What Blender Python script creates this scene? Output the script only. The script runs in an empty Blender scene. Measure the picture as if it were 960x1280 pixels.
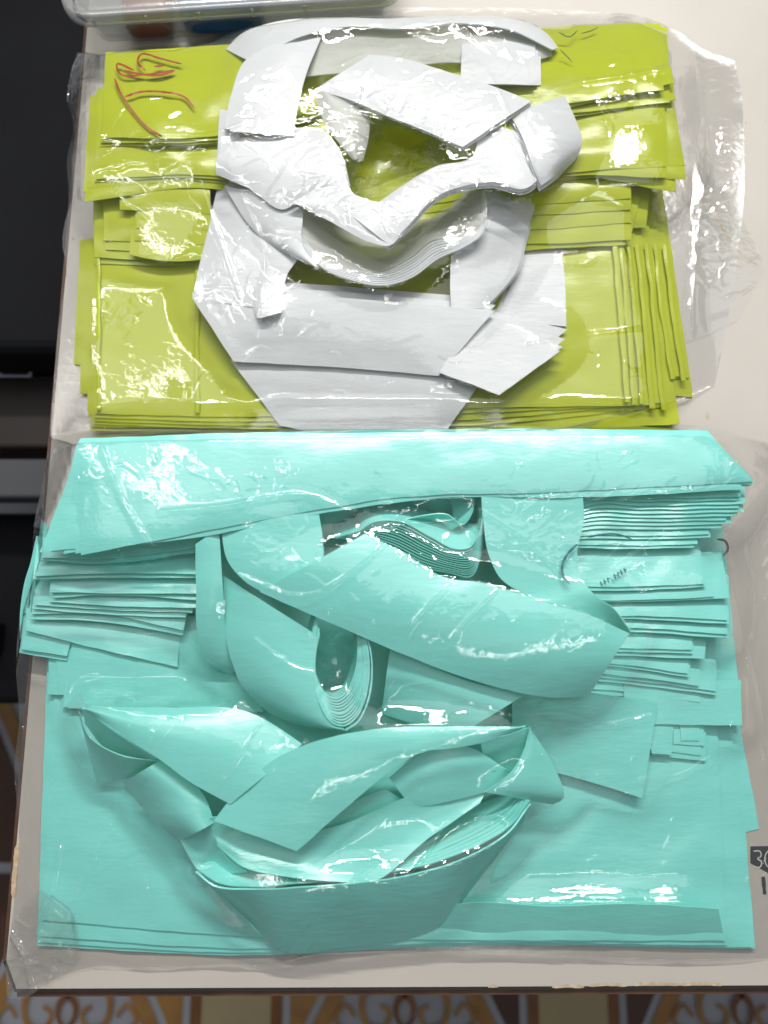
import bpy, math, random
import numpy as np
from mathutils import Vector
from mathutils.bvhtree import BVHTree

random.seed(7)
sc = bpy.context.scene
col = sc.collection
MM = 0.001

# ------------------------------------------------------------------ camera
TILT = math.radians(10.8)
H = 0.462
FPX = 26 / 36 * 1280
cam = bpy.data.cameras.new('camera')
cam.sensor_fit = 'VERTICAL'; cam.sensor_height = 36; cam.lens = 26
cam.clip_start = 0.01; cam.clip_end = 50
cam.dof.use_dof = True; cam.dof.focus_distance = 0.445; cam.dof.aperture_fstop = 5.0
co = bpy.data.objects.new('camera', cam); col.objects.link(co)
co.location = (0, 0, H); co.rotation_euler = (TILT, 0, 0)
sc.camera = co

# ------------------------------------------------------------------ light
w = bpy.data.worlds.new('World'); sc.world = w; w.use_nodes = True
w.node_tree.nodes['Background'].inputs[0].default_value = (0.93, 0.96, 1.0, 1)
w.node_tree.nodes['Background'].inputs[1].default_value = 0.20


def area(name, loc, target, sx, sy, energy, color):
    l = bpy.data.lights.new(name, 'AREA'); l.shape = 'RECTANGLE'
    l.size = sx; l.size_y = sy; l.energy = energy; l.color = color
    o = bpy.data.objects.new(name, l); col.objects.link(o)
    o.location = loc
    o.rotation_euler = (Vector(target) - Vector(loc)).to_track_quat('-Z', 'Y').to_euler()
    return o


area('ceiling_or_added_tube', (0.10, 1.15, 1.20), (0, 0.08, 0), 1.1, 0.03, 25, (1.0, 0.985, 0.95))
area('ceiling_or_added_tube', (-0.75, 0.70, 1.25), (0, 0.1, 0), 0.03, 1.0, 2.6, (1.0, 0.985, 0.95))  # added west lamp, no known fixture; puts fine sparkles on the film
area('added_softbox', (0.1, 0.75, 1.75), (0, 0.0, 0), 2.2, 1.2, 10, (0.97, 0.985, 1.0))  # added softbox, not a known fixture; soft fill and film contrast
area('ceiling_or_added_tube', (0.25, -0.38, 1.50), (0.1, -0.2, 0), 1.1, 0.02, 1.8, (1.0, 0.985, 0.95))  # added south lamp, no known fixture; glints on the lower film creases

sc.view_settings.view_transform = 'Standard'; sc.view_settings.look = 'None'
sc.view_settings.exposure = 0.05; sc.view_settings.gamma = 1.0
sc.render.engine = 'CYCLES'
sc.cycles.transparent_max_bounces = 32
sc.cycles.max_bounces = 10; sc.cycles.diffuse_bounces = 5; sc.cycles.glossy_bounces = 3
sc.cycles.caustics_reflective = False; sc.cycles.caustics_refractive = False

# ------------------------------------------------------------------ geometry helpers
ST, CT = math.sin(TILT), math.cos(TILT)


def W(px, py, z):
    """point at height z (mm) over the table that the photo shows at px, py"""
    px = np.asarray(px, float); py = np.asarray(py, float); z = np.asarray(z, float) * MM
    u = (px - 480) / FPX; v = (640 - py) / FPX
    dx = u; dy = ST + v * CT; dz = -CT + v * ST
    s = (z - H) / dz
    return np.stack([dx * s + 0 * z, dy * s, z + 0 * dx], -1)


def perlin(x, y, seed=0):
    rs = np.random.RandomState(seed)
    g = rs.rand(256) * 2 * np.pi
    p = rs.permutation(256)
    xi = np.floor(x).astype(int); yi = np.floor(y).astype(int)
    xf = x - xi; yf = y - yi
    def gr(ix, iy, fx, fy):
        a = g[p[(p[ix & 255] + iy) & 255]]
        return np.cos(a) * fx + np.sin(a) * fy
    u = xf ** 3 * (xf * (xf * 6 - 15) + 10); v = yf ** 3 * (yf * (yf * 6 - 15) + 10)
    a = gr(xi, yi, xf, yf); b = gr(xi + 1, yi, xf - 1, yf)
    c = gr(xi, yi + 1, xf, yf - 1); d = gr(xi + 1, yi + 1, xf - 1, yf - 1)
    return (a + u * (b - a)) * (1 - v) + (c + u * (d - c)) * v


def spline(pts, n, sharp=False):
    P = np.array([list(p) for p in pts], float)
    if len(P) == 2 or sharp:
        d = np.r_[0, np.cumsum(np.linalg.norm(np.diff(P[:, :2], axis=0), axis=1) + 1e-6)]
        t = np.linspace(0, d[-1], n)
        return np.stack([np.interp(t, d, P[:, k]) for k in range(P.shape[1])], 1)
    E = np.vstack([2 * P[0] - P[1], P, 2 * P[-1] - P[-2]])
    out = []
    for i in range(len(P) - 1):
        p0, p1, p2, p3 = E[i:i + 4]
        L = np.linalg.norm(p2[:2] - p1[:2])
        L0 = max(np.linalg.norm(p1[:2] - p0[:2]), 1e-3); L2 = max(np.linalg.norm(p3[:2] - p2[:2]), 1e-3); L = max(L, 1e-3)
        m1 = 0.5 * ((p2 - p1) / L + (p1 - p0) / L0) * L
        m2 = 0.5 * ((p3 - p2) / L2 + (p2 - p1) / L) * L
        t = np.linspace(0, 1, 24, endpoint=False)[:, None]
        out.append((2*t**3 - 3*t**2 + 1) * p1 + (t**3 - 2*t**2 + t) * m1 + (-2*t**3 + 3*t**2) * p2 + (t**3 - t**2) * m2)
    Q = np.vstack(out + [P[-1:]])
    d = np.r_[0, np.cumsum(np.linalg.norm(np.diff(Q[:, :2], axis=0), axis=1) + 1e-6)]
    t = np.linspace(0, d[-1], n)
    return np.stack([np.interp(t, d, Q[:, k]) for k in range(Q.shape[1])], 1)


BV, BF = [], []      # everything the clear film is laid over


def link(name, verts, faces, mat, parent=None, smooth=None, origin=None):
    verts = np.asarray(verts, float)
    if parent is None:
        c = verts.mean(0); c[2] = verts[:, 2].min()
    else:
        c = np.array(parent.location)
    me = bpy.data.meshes.new(name)
    me.from_pydata((verts - c).tolist(), [], faces)
    if smooth is not None:
        me.polygons.foreach_set('use_smooth', smooth)
    me.materials.append(mat); me.update()
    o = bpy.data.objects.new(name, me); col.objects.link(o)
    if parent is None: o.location = c
    else: o.parent = parent
    return o


def grid_solid(P, t):
    """P (n,m,3) -> closed sheet of thickness t (mm)"""
    n, m = P.shape[:2]
    du = np.gradient(P, axis=0); dv = np.gradient(P, axis=1)
    N = np.cross(du, dv); ln = np.linalg.norm(N, axis=2, keepdims=True); ln[ln < 1e-12] = 1
    N = N / ln
    if N[..., 2].mean() < 0: N = -N
    up = N[..., 2].mean()
    Q = P - N * t * MM
    idx = np.arange(n * m).reshape(n, m)
    a = idx[:-1, :-1].ravel(); b = idx[1:, :-1].ravel(); c = idx[1:, 1:].ravel(); d = idx[:-1, 1:].ravel()
    top = np.stack([a, b, c, d], 1)
    zc = np.cross(du, dv)[..., 2].mean()
    if zc < 0: top = top[:, ::-1]
    bot = top[:, ::-1] + n * m
    ring = np.r_[idx[0, :], idx[1:, -1], idx[-1, -2::-1], idx[-2:0:-1, 0]]
    V = np.vstack([P.reshape(-1, 3), Q.reshape(-1, 3)])
    r1 = V[ring]; r2 = V[ring + n * m]
    base = 2 * n * m; k = len(ring)
    V = np.vstack([V, r1, r2])
    i = np.arange(k); j = (i + 1) % k
    side = np.stack([base + i, base + j, base + k + j, base + k + i], 1)
    if zc > 0: side = side[:, ::-1]
    F = np.vstack([top, bot, side])
    sm = np.r_[np.ones(len(top) * 2, bool), np.zeros(len(side), bool)]
    return V, F, sm, top


def sheet(name, A, B, z, mat, parent=None, t=0.5, bow=0.0, wav=0.5, sharp=False, cell=6, seed=None, zb=None, cover=True, wseed=None, edge=0.8, droop=0, dropz=0):
    """a piece of plastic between edge A and edge B (photo points, optional own height), z = height in mm"""
    seed = random.randint(0, 9999) if seed is None else seed
    zb = z if zb is None else zb
    A = [(p[0], p[1], (p[2] if len(p) > 2 else z)) for p in A]
    B = [(p[0], p[1], (p[2] if len(p) > 2 else zb)) for p in B]
    if mat in (WHI, WTH): f_ = lambda q: 12 + (q - 12) * 1.45
    elif mat is TEAL and name.startswith('strap'): f_ = lambda q: 8 + (q - 8) * 1.25
    elif mat is YEL: f_ = lambda q: q * 1.4
    else: f_ = lambda q: q
    if mat is YEL: t = t * 1.3
    A = [(p[0], p[1], f_(p[2])) for p in A]; B = [(p[0], p[1], f_(p[2])) for p in B]
    la = sum(math.dist(A[i][:2], A[i+1][:2]) for i in range(len(A)-1)); lb = sum(math.dist(B[i][:2], B[i+1][:2]) for i in range(len(B)-1))
    n = int(max(la, lb) / cell) + 3
    a = spline(A, n, sharp); b = spline(B, n, sharp)
    m = max(4, int(np.linalg.norm(a[:, :2] - b[:, :2], axis=1).max() / cell) + 2)
    v = np.linspace(0, 1, m)[None, :, None]
    G = a[:, None, :] * (1 - v) + b[:, None, :] * v
    x, y, zz = G[..., 0], G[..., 1], G[..., 2]
    if edge:
        s = 1.0 / 34
        x = x + edge * 1.5 * perlin(x * s + 3.1, y * s, seed) ; y = y + edge * 1.5 * perlin(x * s, y * s + 9.7, seed + 1)
    vv = np.broadcast_to(v[..., 0], x.shape)
    zz = zz + bow * np.sin(np.pi * vv)
    ws = seed if wseed is None else wseed
    zz = zz + wav * (1.6 * perlin(x / 90, y / 60, ws + 2) + 0.5 * perlin(x / 30, y / 26, ws + 3))
    if wseed is not None: zz = zz + 0.25 * wav * perlin(x / 60, y / 40, seed + 2)
    if droop:  # edges sag a little
        uu = np.linspace(0, 1, n)[:, None]
        e = np.minimum(np.minimum(uu * n, (1 - uu) * n), np.minimum(vv * m, (1 - vv) * m))
        zz = zz - droop * np.exp(-e / 2.0)
    zz = np.maximum(zz, t + 0.15)
    P = W(x, y, zz)
    V, F, sm, top = grid_solid(P, t)
    if cover:
        off = sum(len(q) for q in BV)
        BV.append(P.reshape(-1, 3)); BF.append(top + off)
    return link(name, V, F.tolist(), mat, parent, sm.tolist())


def empty(name, px, py, z=0):
    o = bpy.data.objects.new(name, None); col.objects.link(o)
    o.location = W(px, py, z); o.empty_display_size = 0.01
    return o


def tag(o, label=None, cat=None, group=None, kind=None):
    if label: o['label'] = label
    if cat: o['category'] = cat
    if group: o['group'] = group
    if kind: o['kind'] = kind
    return o


def box(name, lo, hi, mat, parent=None, bev=0.0):
    x0, y0, z0 = lo; x1, y1, z1 = hi
    import bmesh
    bm = bmesh.new()
    vs = [bm.verts.new(p) for p in [(x0,y0,z0),(x1,y0,z0),(x1,y1,z0),(x0,y1,z0),(x0,y0,z1),(x1,y0,z1),(x1,y1,z1),(x0,y1,z1)]]
    for f in [(3,2,1,0),(4,5,6,7),(0,1,5,4),(1,2,6,5),(2,3,7,6),(3,0,4,7)]: bm.faces.new([vs[i] for i in f])
    if bev: bmesh.ops.bevel(bm, geom=bm.edges[:], offset=bev, segments=3, affect='EDGES', profile=0.5)
    V = [v.co[:] for v in bm.verts]; bm.verts.index_update()
    F = [[v.index for v in f.verts] for f in bm.faces]; bm.free()
    return link(name, V, F, mat, parent)


# ------------------------------------------------------------------ materials
def newmat(name):
    m = bpy.data.materials.new(name); m.use_nodes = True
    nt = m.node_tree; nt.nodes.clear()
    out = nt.nodes.new('ShaderNodeOutputMaterial')
    return m, nt, out


def N(nt, typ, **kw):
    n = nt.nodes.new(typ)
    for k, v in kw.items():
        if k in n.inputs: n.inputs[k].default_value = v
        else: setattr(n, k, v)
    return n


def plastic(name, colr, sat, rough=0.32, trans=0.3, clear=0.0, var=0.07, spec=0.5, bump=0.15):
    m, nt, out = newmat(name); L = nt.links.new
    geo = N(nt, 'ShaderNodeNewGeometry')
    n1 = N(nt, 'ShaderNodeTexNoise', Scale=26.0, Detail=4.0)
    L(geo.outputs['Position'], n1.inputs['Vector'])
    mr = N(nt, 'ShaderNodeMapRange'); mr.inputs['To Min'].default_value = 1 - var; mr.inputs['To Max'].default_value = 1 + var
    L(n1.outputs['Fac'], mr.inputs['Value'])
    mul = N(nt, 'ShaderNodeVectorMath', operation='SCALE'); mul.inputs[0].default_value = colr[:3]
    L(mr.outputs[0], mul.inputs['Scale'])
    p = N(nt, 'ShaderNodeBsdfPrincipled', Roughness=rough)
    p.inputs['Specular IOR Level'].default_value = spec
    L(mul.outputs[0], p.inputs['Base Color'])
    nz = N(nt, 'ShaderNodeTexNoise', Scale=170.0, Detail=5.0, Roughness=0.6)
    mp = N(nt, 'ShaderNodeMapping'); mp.inputs['Scale'].default_value = (0.45, 1.4, 1)
    L(geo.outputs['Position'], mp.inputs['Vector']); L(mp.outputs[0], nz.inputs['Vector'])
    b = N(nt, 'ShaderNodeBump', Strength=bump, Distance=0.002)
    L(nz.outputs['Fac'], b.inputs['Height']); L(b.outputs[0], p.inputs['Normal'])
    rr = N(nt, 'ShaderNodeMapRange'); rr.inputs['To Min'].default_value = rough * 0.75; rr.inputs['To Max'].default_value = rough * 1.3
    L(nz.outputs['Fac'], rr.inputs['Value']); L(rr.outputs[0], p.inputs['Roughness'])
    tr = N(nt, 'ShaderNodeBsdfTranslucent'); tr.inputs['Color'].default_value = (*sat, 1)
    mx = N(nt, 'ShaderNodeMixShader', Fac=trans)
    L(p.outputs[0], mx.inputs[1]); L(tr.outputs[0], mx.inputs[2])
    last = mx
    if clear:
        tp = N(nt, 'ShaderNodeBsdfTransparent'); tp.inputs['Color'].default_value = (*[0.35 + 0.65 * s for s in sat], 1)
        m2 = N(nt, 'ShaderNodeMixShader', Fac=clear)
        L(last.outputs[0], m2.inputs[1]); L(tp.outputs[0], m2.inputs[2]); last = m2
    L(last.outputs[0], out.inputs['Surface'])
    return m


def film_mat(name, k=1.75, haze=0.005, tint=(0.98, 0.982, 0.98), rough=0.022):
    m, nt, out = newmat(name); L = nt.links.new
    geo = N(nt, 'ShaderNodeNewGeometry')
    nz = N(nt, 'ShaderNodeTexNoise', Scale=230.0, Detail=3.0, Roughness=0.55, Distortion=0.6)
    L(geo.outputs['Position'], nz.inputs['Vector'])
    b = N(nt, 'ShaderNodeBump', Strength=0.12, Distance=0.0012)
    L(nz.outputs['Fac'], b.inputs['Height'])
    fr = N(nt, 'ShaderNodeFresnel'); L(b.outputs[0], fr.inputs['Normal'])
    ir = N(nt, 'ShaderNodeMapRange'); ir.inputs['To Min'].default_value = 1.5; ir.inputs['To Max'].default_value = 1 / 1.5   # a thin film: the same from both sides
    L(geo.outputs['Backfacing'], ir.inputs['Value']); L(ir.outputs[0], fr.inputs['IOR'])
    mu = N(nt, 'ShaderNodeMath', operation='MULTIPLY', use_clamp=True); mu.inputs[1].default_value = k
    L(fr.outputs[0], mu.inputs[0])
    mi = N(nt, 'ShaderNodeMath', operation='MINIMUM'); mi.inputs[1].default_value = 0.62
    L(mu.outputs[0], mi.inputs[0])
    tp = N(nt, 'ShaderNodeBsdfTransparent'); tp.inputs['Color'].default_value = (*tint, 1)
    df = N(nt, 'ShaderNodeBsdfDiffuse'); df.inputs['Color'].default_value = (0.8, 0.8, 0.78, 1)
    m0 = N(nt, 'ShaderNodeMixShader', Fac=haze); L(tp.outputs[0], m0.inputs[1]); L(df.outputs[0], m0.inputs[2])
    gl = N(nt, 'ShaderNodeBsdfGlossy', Roughness=rough); L(b.outputs[0], gl.inputs['Normal'])
    gl.inputs['Color'].default_value = (1, 1, 1, 1)
    m1 = N(nt, 'ShaderNodeMixShader'); L(mi.outputs[0], m1.inputs[0]); L(m0.outputs[0], m1.inputs[1]); L(gl.outputs[0], m1.inputs[2])
    L(m1.outputs[0], out.inputs['Surface'])
    return m


def simple(name, colr, rough=0.5, c2=None, scale=30, spec=0.5, metal=0, bump=0.1, alpha=None):
    m, nt, out = newmat(name); L = nt.links.new
    geo = N(nt, 'ShaderNodeNewGeometry')
    n1 = N(nt, 'ShaderNodeTexNoise', Scale=float(scale), Detail=6.0); L(geo.outputs['Position'], n1.inputs['Vector'])
    cr = N(nt, 'ShaderNodeValToRGB'); cr.color_ramp.elements[0].position = 0.35; cr.color_ramp.elements[1].position = 0.7
    cr.color_ramp.elements[0].color = (*colr, 1); cr.color_ramp.elements[1].color = (*(c2 or [c * 0.9 for c in colr]), 1)
    L(n1.outputs['Fac'], cr.inputs[0])
    p = N(nt, 'ShaderNodeBsdfPrincipled', Roughness=rough, Metallic=metal); p.inputs['Specular IOR Level'].default_value = spec
    if alpha is not None: p.inputs['Alpha'].default_value = alpha
    L(cr.outputs[0], p.inputs['Base Color'])
    b = N(nt, 'ShaderNodeBump', Strength=bump, Distance=0.001); L(n1.outputs['Fac'], b.inputs['Height']); L(b.outputs[0], p.inputs['Normal'])
    L(p.outputs[0], out.inputs['Surface'])
    return m


WHI = WTH = YEL = None
TEAL = plastic('teal_plastic', (0.28, 0.83, 0.775), (0.01, 0.85, 0.52), rough=0.24, trans=0.20, spec=0.75)
YEL = plastic('yellow_green_plastic', (0.56, 0.63, 0.028), (0.74, 0.78, 0.005), rough=0.2, trans=0.24, clear=0.13, bump=0.07)
WHI = plastic('white_plastic', (0.76, 0.78, 0.79), (0.85, 0.88, 0.86), rough=0.36, trans=0.14, clear=0.09)
WTH = plastic('thin_white_plastic', (0.70, 0.71, 0.68), (0.8, 0.82, 0.75), rough=0.3, trans=0.25, clear=0.42)
FILM = film_mat('clear_film')
FBACK = film_mat('clear_film_back', k=1.3, haze=0.02, tint=(0.955, 0.955, 0.95), rough=0.15)
FILM2 = film_mat('clear_film_thick', k=1.8, haze=0.05, tint=(0.965, 0.97, 0.96), rough=0.03)

# ------------------------------------------------------------------ table
def tabletop_mat():
    m, nt, out = newmat('cream_laminate'); L = nt.links.new
    geo = N(nt, 'ShaderNodeNewGeometry')
    n1 = N(nt, 'ShaderNodeTexNoise', Scale=9.0, Detail=6.0); L(geo.outputs['Position'], n1.inputs['Vector'])
    cr = N(nt, 'ShaderNodeValToRGB'); e = cr.color_ramp.elements
    e[0].position = 0.3; e[0].color = (0.465, 0.428, 0.383, 1); e[1].position = 0.7; e[1].color = (0.52, 0.48, 0.432, 1)
    L(n1.outputs['Fac'], cr.inputs[0])
    # sparse dirt specks
    vo = N(nt, 'ShaderNodeTexNoise', Scale=210.0, Detail=3.0); L(geo.outputs['Position'], vo.inputs['Vector'])
    c2 = N(nt, 'ShaderNodeValToRGB'); c2.color_ramp.elements[0].position = 0.735; c2.color_ramp.elements[1].position = 0.78
    L(vo.outputs['Fac'], c2.inputs[0])
    mx = N(nt, 'ShaderNodeMix', data_type='RGBA'); mx.inputs[7].default_value = (0.25, 0.2, 0.15, 1)
    L(c2.outputs[0], mx.inputs[0]); L(cr.outputs[0], mx.inputs[6])
    p = N(nt, 'ShaderNodeBsdfPrincipled', Roughness=0.42); L(mx.outputs[2], p.inputs['Base Color'])
    b = N(nt, 'ShaderNodeBump', Strength=0.08, Distance=0.0005); L(vo.outputs['Fac'], b.inputs['Height']); L(b.outputs[0], p.inputs['Normal'])
    L(p.outputs[0], out.inputs['Surface'])
    return m


CREAM = tabletop_mat()
WOOD = simple('worn_wood_edge', (0.10, 0.045, 0.022), 0.6, (0.05, 0.022, 0.014), 60)
DARK = simple('dark_edging', (0.02, 0.015, 0.012), 0.5)
INKD = simple('dark_print', (0.03, 0.035, 0.04), 0.5)
INKW = simple('pale_print', (0.55, 0.52, 0.47), 0.5)
INKR = simple('red_marker_ink', (0.22, 0.03, 0.008), 0.4, (0.32, 0.07, 0.015), 200)
INKB = simple('blue_stamp_ink', (0.03, 0.07, 0.10), 0.5, (0.08, 0.28, 0.30), 400)
STAIN = simple('brown_stain', (0.45, 0.33, 0.2), 0.6, (0.6, 0.5, 0.38), 300)

table = empty('table', 480, 1000, -32)
tag(table, 'cream laminate table with worn dark brown edges under the two bags', 'table')
pTL = W(112, 0, 0); pBL = W(5, 1236, 0)
# left edge line extended
d = (pTL - pBL); far = pBL + d * 1.6
near = pBL
fy = near[1]


def prism(name, pts, z0, z1, mat, parent):
    n = len(pts)
    V = [(p[0], p[1], z1 * MM) for p in pts] + [(p[0], p[1], z0 * MM) for p in pts]
    area2 = sum(pts[i][0] * pts[(i+1) % n][1] - pts[(i+1) % n][0] * pts[i][1] for i in range(n))
    F = [list(range(n)), list(range(2*n-1, n-1, -1))] + [[i, n+i, n+(i+1) % n, (i+1) % n] for i in range(n)]
    if area2 < 0: F = [f[::-1] for f in F]
    return link(name, V, F, mat, parent)


c1 = near + np.array([0.004, 0, 0]) ; cA = near + (far - near) * 0.012
tp = [(near[0] + 0.007, fy), (0.75, fy + 0.004), (0.75, far[1]), (far[0], far[1]), (cA[0], cA[1] + 0.002)]
prism('tabletop', tp, -18, 0, CREAM, table)
nx = np.array([-0.0022, 0])
prism('edge_band', [(cA[0] - 0.0024, cA[1] + 0.002), (cA[0] - 0.0003, cA[1] + 0.0022), (far[0] - 0.0003, far[1]), (far[0] - 0.0024, far[1])], -20, -0.6, WOOD, table)
prism('edge_band', [(near[0] + 0.0065, fy - 0.0003), (near[0] + 0.0065, fy - 0.0019), (0.75, fy + 0.0021), (0.75, fy + 0.0037)], -20, -0.3, DARK, table)
prism('edge_band', [(near[0] + 0.0065, fy - 0.0021), (near[0] + 0.0065, fy - 0.0052), (0.75, fy - 0.0012), (0.75, fy + 0.0019)], -20, -2.5, WOOD, table)
prism('edge_band', [(cA[0] - 0.0003, cA[1] + 0.0016), (cA[0] - 0.002, cA[1] + 0.0012), (near[0] + 0.006, fy - 0.0019), (near[0] + 0.0065, fy - 0.0003)], -20, -0.4, DARK, table)
for (x, y) in [(near[0] + 0.03, fy + 0.03), (0.7, fy + 0.03)]:
    box('table_leg', (x, y, -0.70), (x + 0.04, y + 0.04, -0.019), WOOD, table, 0.002)


def stroke(name, pts, width, zf, mat, parent, n=None, taper=True):
    """flat printed or drawn line; zf = height (mm) or function of photo point"""
    L = sum(math.dist(pts[i][:2], pts[i+1][:2]) for i in range(len(pts)-1))
    n = n or max(6, int(L / 2.5))
    c = spline([(p[0], p[1]) for p in pts], n)
    t = np.gradient(c, axis=0); t /= np.maximum(np.linalg.norm(t, axis=1, keepdims=True), 1e-6)
    nn = np.stack([-t[:, 1], t[:, 0]], 1)
    k = np.ones(n) if not taper else np.clip(np.minimum(np.arange(n), np.arange(n)[::-1]) / 3 + 0.35, 0, 1)
    k = k * (1 + 0.25 * perlin(np.arange(n) * 0.4 + 5, np.zeros(n) + width, 5))
    a = c + nn * width / 2 * k[:, None]; b = c - nn * width / 2 * k[:, None]
    za = zf(a[:, 0], a[:, 1]) if callable(zf) else np.full(n, zf)
    zb = zf(b[:, 0], b[:, 1]) if callable(zf) else np.full(n, zf)
    V = np.vstack([W(a[:, 0], a[:, 1], za), W(b[:, 0], b[:, 1], zb)])
    F = [[i, i + 1, n + i + 1, n + i] for i in range(n - 1)]
    return link(name, V, F, mat, parent)


def poly(name, pts, z, mat, parent):
    V = W([p[0] for p in pts], [p[1] for p in pts], z)
    return link(name, V, [list(range(len(pts)))[::-1]], mat, parent)


sh = poly('printed_shield', [(938, 1058), (992, 1057), (992, 1078), (965, 1094), (938, 1079)], 0.2, INKD, table)
stroke('printed_digit', [(942, 1064), (950, 1064), (951, 1071), (946, 1073), (952, 1077), (950, 1084), (941, 1083)], 1.5, 0.35, INKW, table, taper=False)
stroke('printed_digit', [(961, 1063), (957, 1068), (957, 1079), (961, 1084), (967, 1082), (969, 1074), (966, 1065), (961, 1063)], 1.5, 0.35, INKW, table, taper=False)
stroke('printed_bar', [(954, 1096), (956, 1118)], 4.5, 0.2, INKD, table, taper=False)
for i, (x, y, l) in enumerate([(690, 1234, 40), (735, 1232, 50), (790, 1231, 60), (850, 1231, 55), (610, 1234, 12), (18, 1080, 0)]):
    if l: stroke('edge_stain', [(x, y), (x + l / 2, y - 1.5), (x + l, y)], 4, 0.15, STAIN, table)
stroke('edge_stain', [(22, 1055), (20, 1080), (18, 1100), (17, 1122)], 7, 0.15, STAIN, table)
stroke('dirt_spot', [(884, 516), (885, 523)], 5, 0.2, INKD if False else STAIN, table)
stroke('scuff_mark', [(850, 205), (890, 265), (930, 320), (950, 332)], 2.2, 0.15, STAIN, table)

# ------------------------------------------------------------------ floor and the dark furniture on the left
def floor_mat(name, c1, c2, sc_=8):
    c1 = [c * 0.75 for c in c1]; c2 = [c * 0.75 for c in c2]
    return simple(name, c1, 0.25, c2, sc_, bump=0.02)


FZ = -0.72
FT = floor_mat('pale_tile', (0.42, 0.43, 0.47), (0.36, 0.37, 0.42))
FB = floor_mat('brown_inlay', (0.24, 0.10, 0.03), (0.16, 0.06, 0.02), 20)
FG = floor_mat('golden_ornament', (0.42, 0.22, 0.06), (0.30, 0.15, 0.05), 25)
FY = floor_mat('cream_inlay', (0.45, 0.37, 0.20), (0.40, 0.33, 0.2), 10)
FDK = floor_mat('dark_brown_inlay', (0.07, 0.03, 0.02), (0.10, 0.05, 0.03), 10)
V = [(-3, -3, FZ), (3, -3, FZ), (3, 3, FZ), (-3, 3, FZ)]
floor = link('floor', V, [[0, 1, 2, 3]], FT, None); tag(floor, kind='structure', label='ornamental floor of pale tiles with golden scrolls and brown bands')


def flat(name, pts, mat, lift):
    return link(name, [(x, y, FZ + lift) for x, y in pts], [list(range(len(pts)))] if sum(pts[i][0]*pts[(i+1) % len(pts)][1]-pts[(i+1) % len(pts)][0]*pts[i][1] for i in range(len(pts))) > 0 else [list(range(len(pts)))[::-1]], mat, floor)


def fcurve(name, pts, wd, mat, lift):
    c = spline(pts, 28); t = np.gradient(c, axis=0); t /= np.linalg.norm(t, axis=1, keepdims=True)
    nn = np.stack([-t[:, 1], t[:, 0]], 1); k = np.linspace(1, 0.45, 28)[:, None]
    a = c + nn * wd / 2 * k; b = c - nn * wd / 2 * k
    V = [(p[0], p[1], FZ + lift) for p in a] + [(p[0], p[1], FZ + lift) for p in b]
    return link(name, V, [[28 + i, 28 + i + 1, i + 1, i] for i in range(27)], mat, floor)


def F2(px, py):
    p = W(px, py, FZ * 1000); return p[0], p[1]


floor.location.z = FZ
PF = 0.485
for k in range(-3, 4):       # the tile pattern repeats
    cx, cy = F2(294, 1312); cx += k * PF
    for r_ in (-1, 0, 1):
        cyr = cy + r_ * PF
        y0 = cyr - PF / 2; y1 = cyr + PF / 2
        flat('cream_panel', [(cx - 0.05, y0), (cx + 0.05, y0), (cx + 0.05, y1), (cx - 0.05, y1)], FY, 0.003)
        for s in (-1, 1):
            flat('brown_band', [(cx + s * 0.05, y0), (cx + s * 0.066, y0), (cx + s * 0.066, y1), (cx + s * 0.05, y1)], FB, 0.004)
        ex, ey = cx - PF / 2, cyr
        for s in (-1, 1):
            for q in (-1, 1):
                m_ = lambda pts: [(ex + s * x, ey + q * y) for x, y in pts]
                flat('diagonal_band', m_([(0.125, 0.0), (0.15, 0.0), (0.075, 0.14), (0.05, 0.14)]), FG, 0.003)
                flat('corner_panel', m_([(0.156, 0.01), (0.165, 0.01), (0.165, 0.235), (0.04, 0.235)]), FDK if (k + (s > 0)) % 2 == 0 else FG, 0.002)
                fcurve('scroll', m_([(0.0, 0.10), (0.03, 0.095), (0.06, 0.07), (0.055, 0.035), (0.03, 0.03), (0.022, 0.05), (0.035, 0.058)]), 0.012, FG, 0.005)
                fcurve('scroll', m_([(0.0, 0.02), (0.03, 0.005), (0.07, 0.015), (0.10, 0.04), (0.085, 0.06), (0.072, 0.045)]), 0.011, FG, 0.006)
                fcurve('scroll', m_([(0.0, 0.075), (0.012, 0.06), (0.01, 0.04), (0.0, 0.03)]), 0.010, FB, 0.0065)
                fcurve('scroll', m_([(0.01, 0.10), (0.03, 0.12), (0.05, 0.10), (0.075, 0.085)]), 0.009, FG, 0.007)

BLK = simple('black_vinyl', (0.004, 0.0042, 0.006), 0.6, (0.006, 0.0065, 0.008), 12, spec=0.12, bump=0.03)
GRY = simple('grey_rail_paint', (0.06, 0.063, 0.07), 0.5, (0.05, 0.053, 0.06), 10)
BRN = simple('brown_board', (0.016, 0.008, 0.006), 0.6, (0.009, 0.005, 0.004), 14)


def pb(px, py, z):
    return W(px, py, z)


bench = empty('bench', -60, 400, -700)
tag(bench, 'black padded bench with a grey metal rail left of the table', 'bench')
zt = -180
a = pb(-300, -200, zt); b = pb(140, 440, zt)
box('seat', (a[0], b[1], (zt - 60) * MM), (b[0] - 0.03, a[1], zt * MM), BLK, bench, 0.012)
a = pb(-300, 470, zt - 70); b = pb(120, 560, zt - 70)
box('board', (a[0], b[1], (zt - 120) * MM), (b[0] - 0.04, a[1], (zt - 70) * MM), BRN, bench, 0.004)
a = pb(-300, 573, zt - 60); b = pb(110, 622, zt - 60)
box('rail', (a[0], b[1], (zt - 90) * MM), (b[0] - 0.04, a[1], (zt - 60) * MM), GRY, bench, 0.003)
a = pb(-300, 640, zt - 130); b = pb(100, 880, zt - 130)
box('lower_shelf', (a[0], b[1], (zt - 190) * MM), (b[0] - 0.05, a[1], (zt - 130) * MM), BLK, bench, 0.008)
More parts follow.
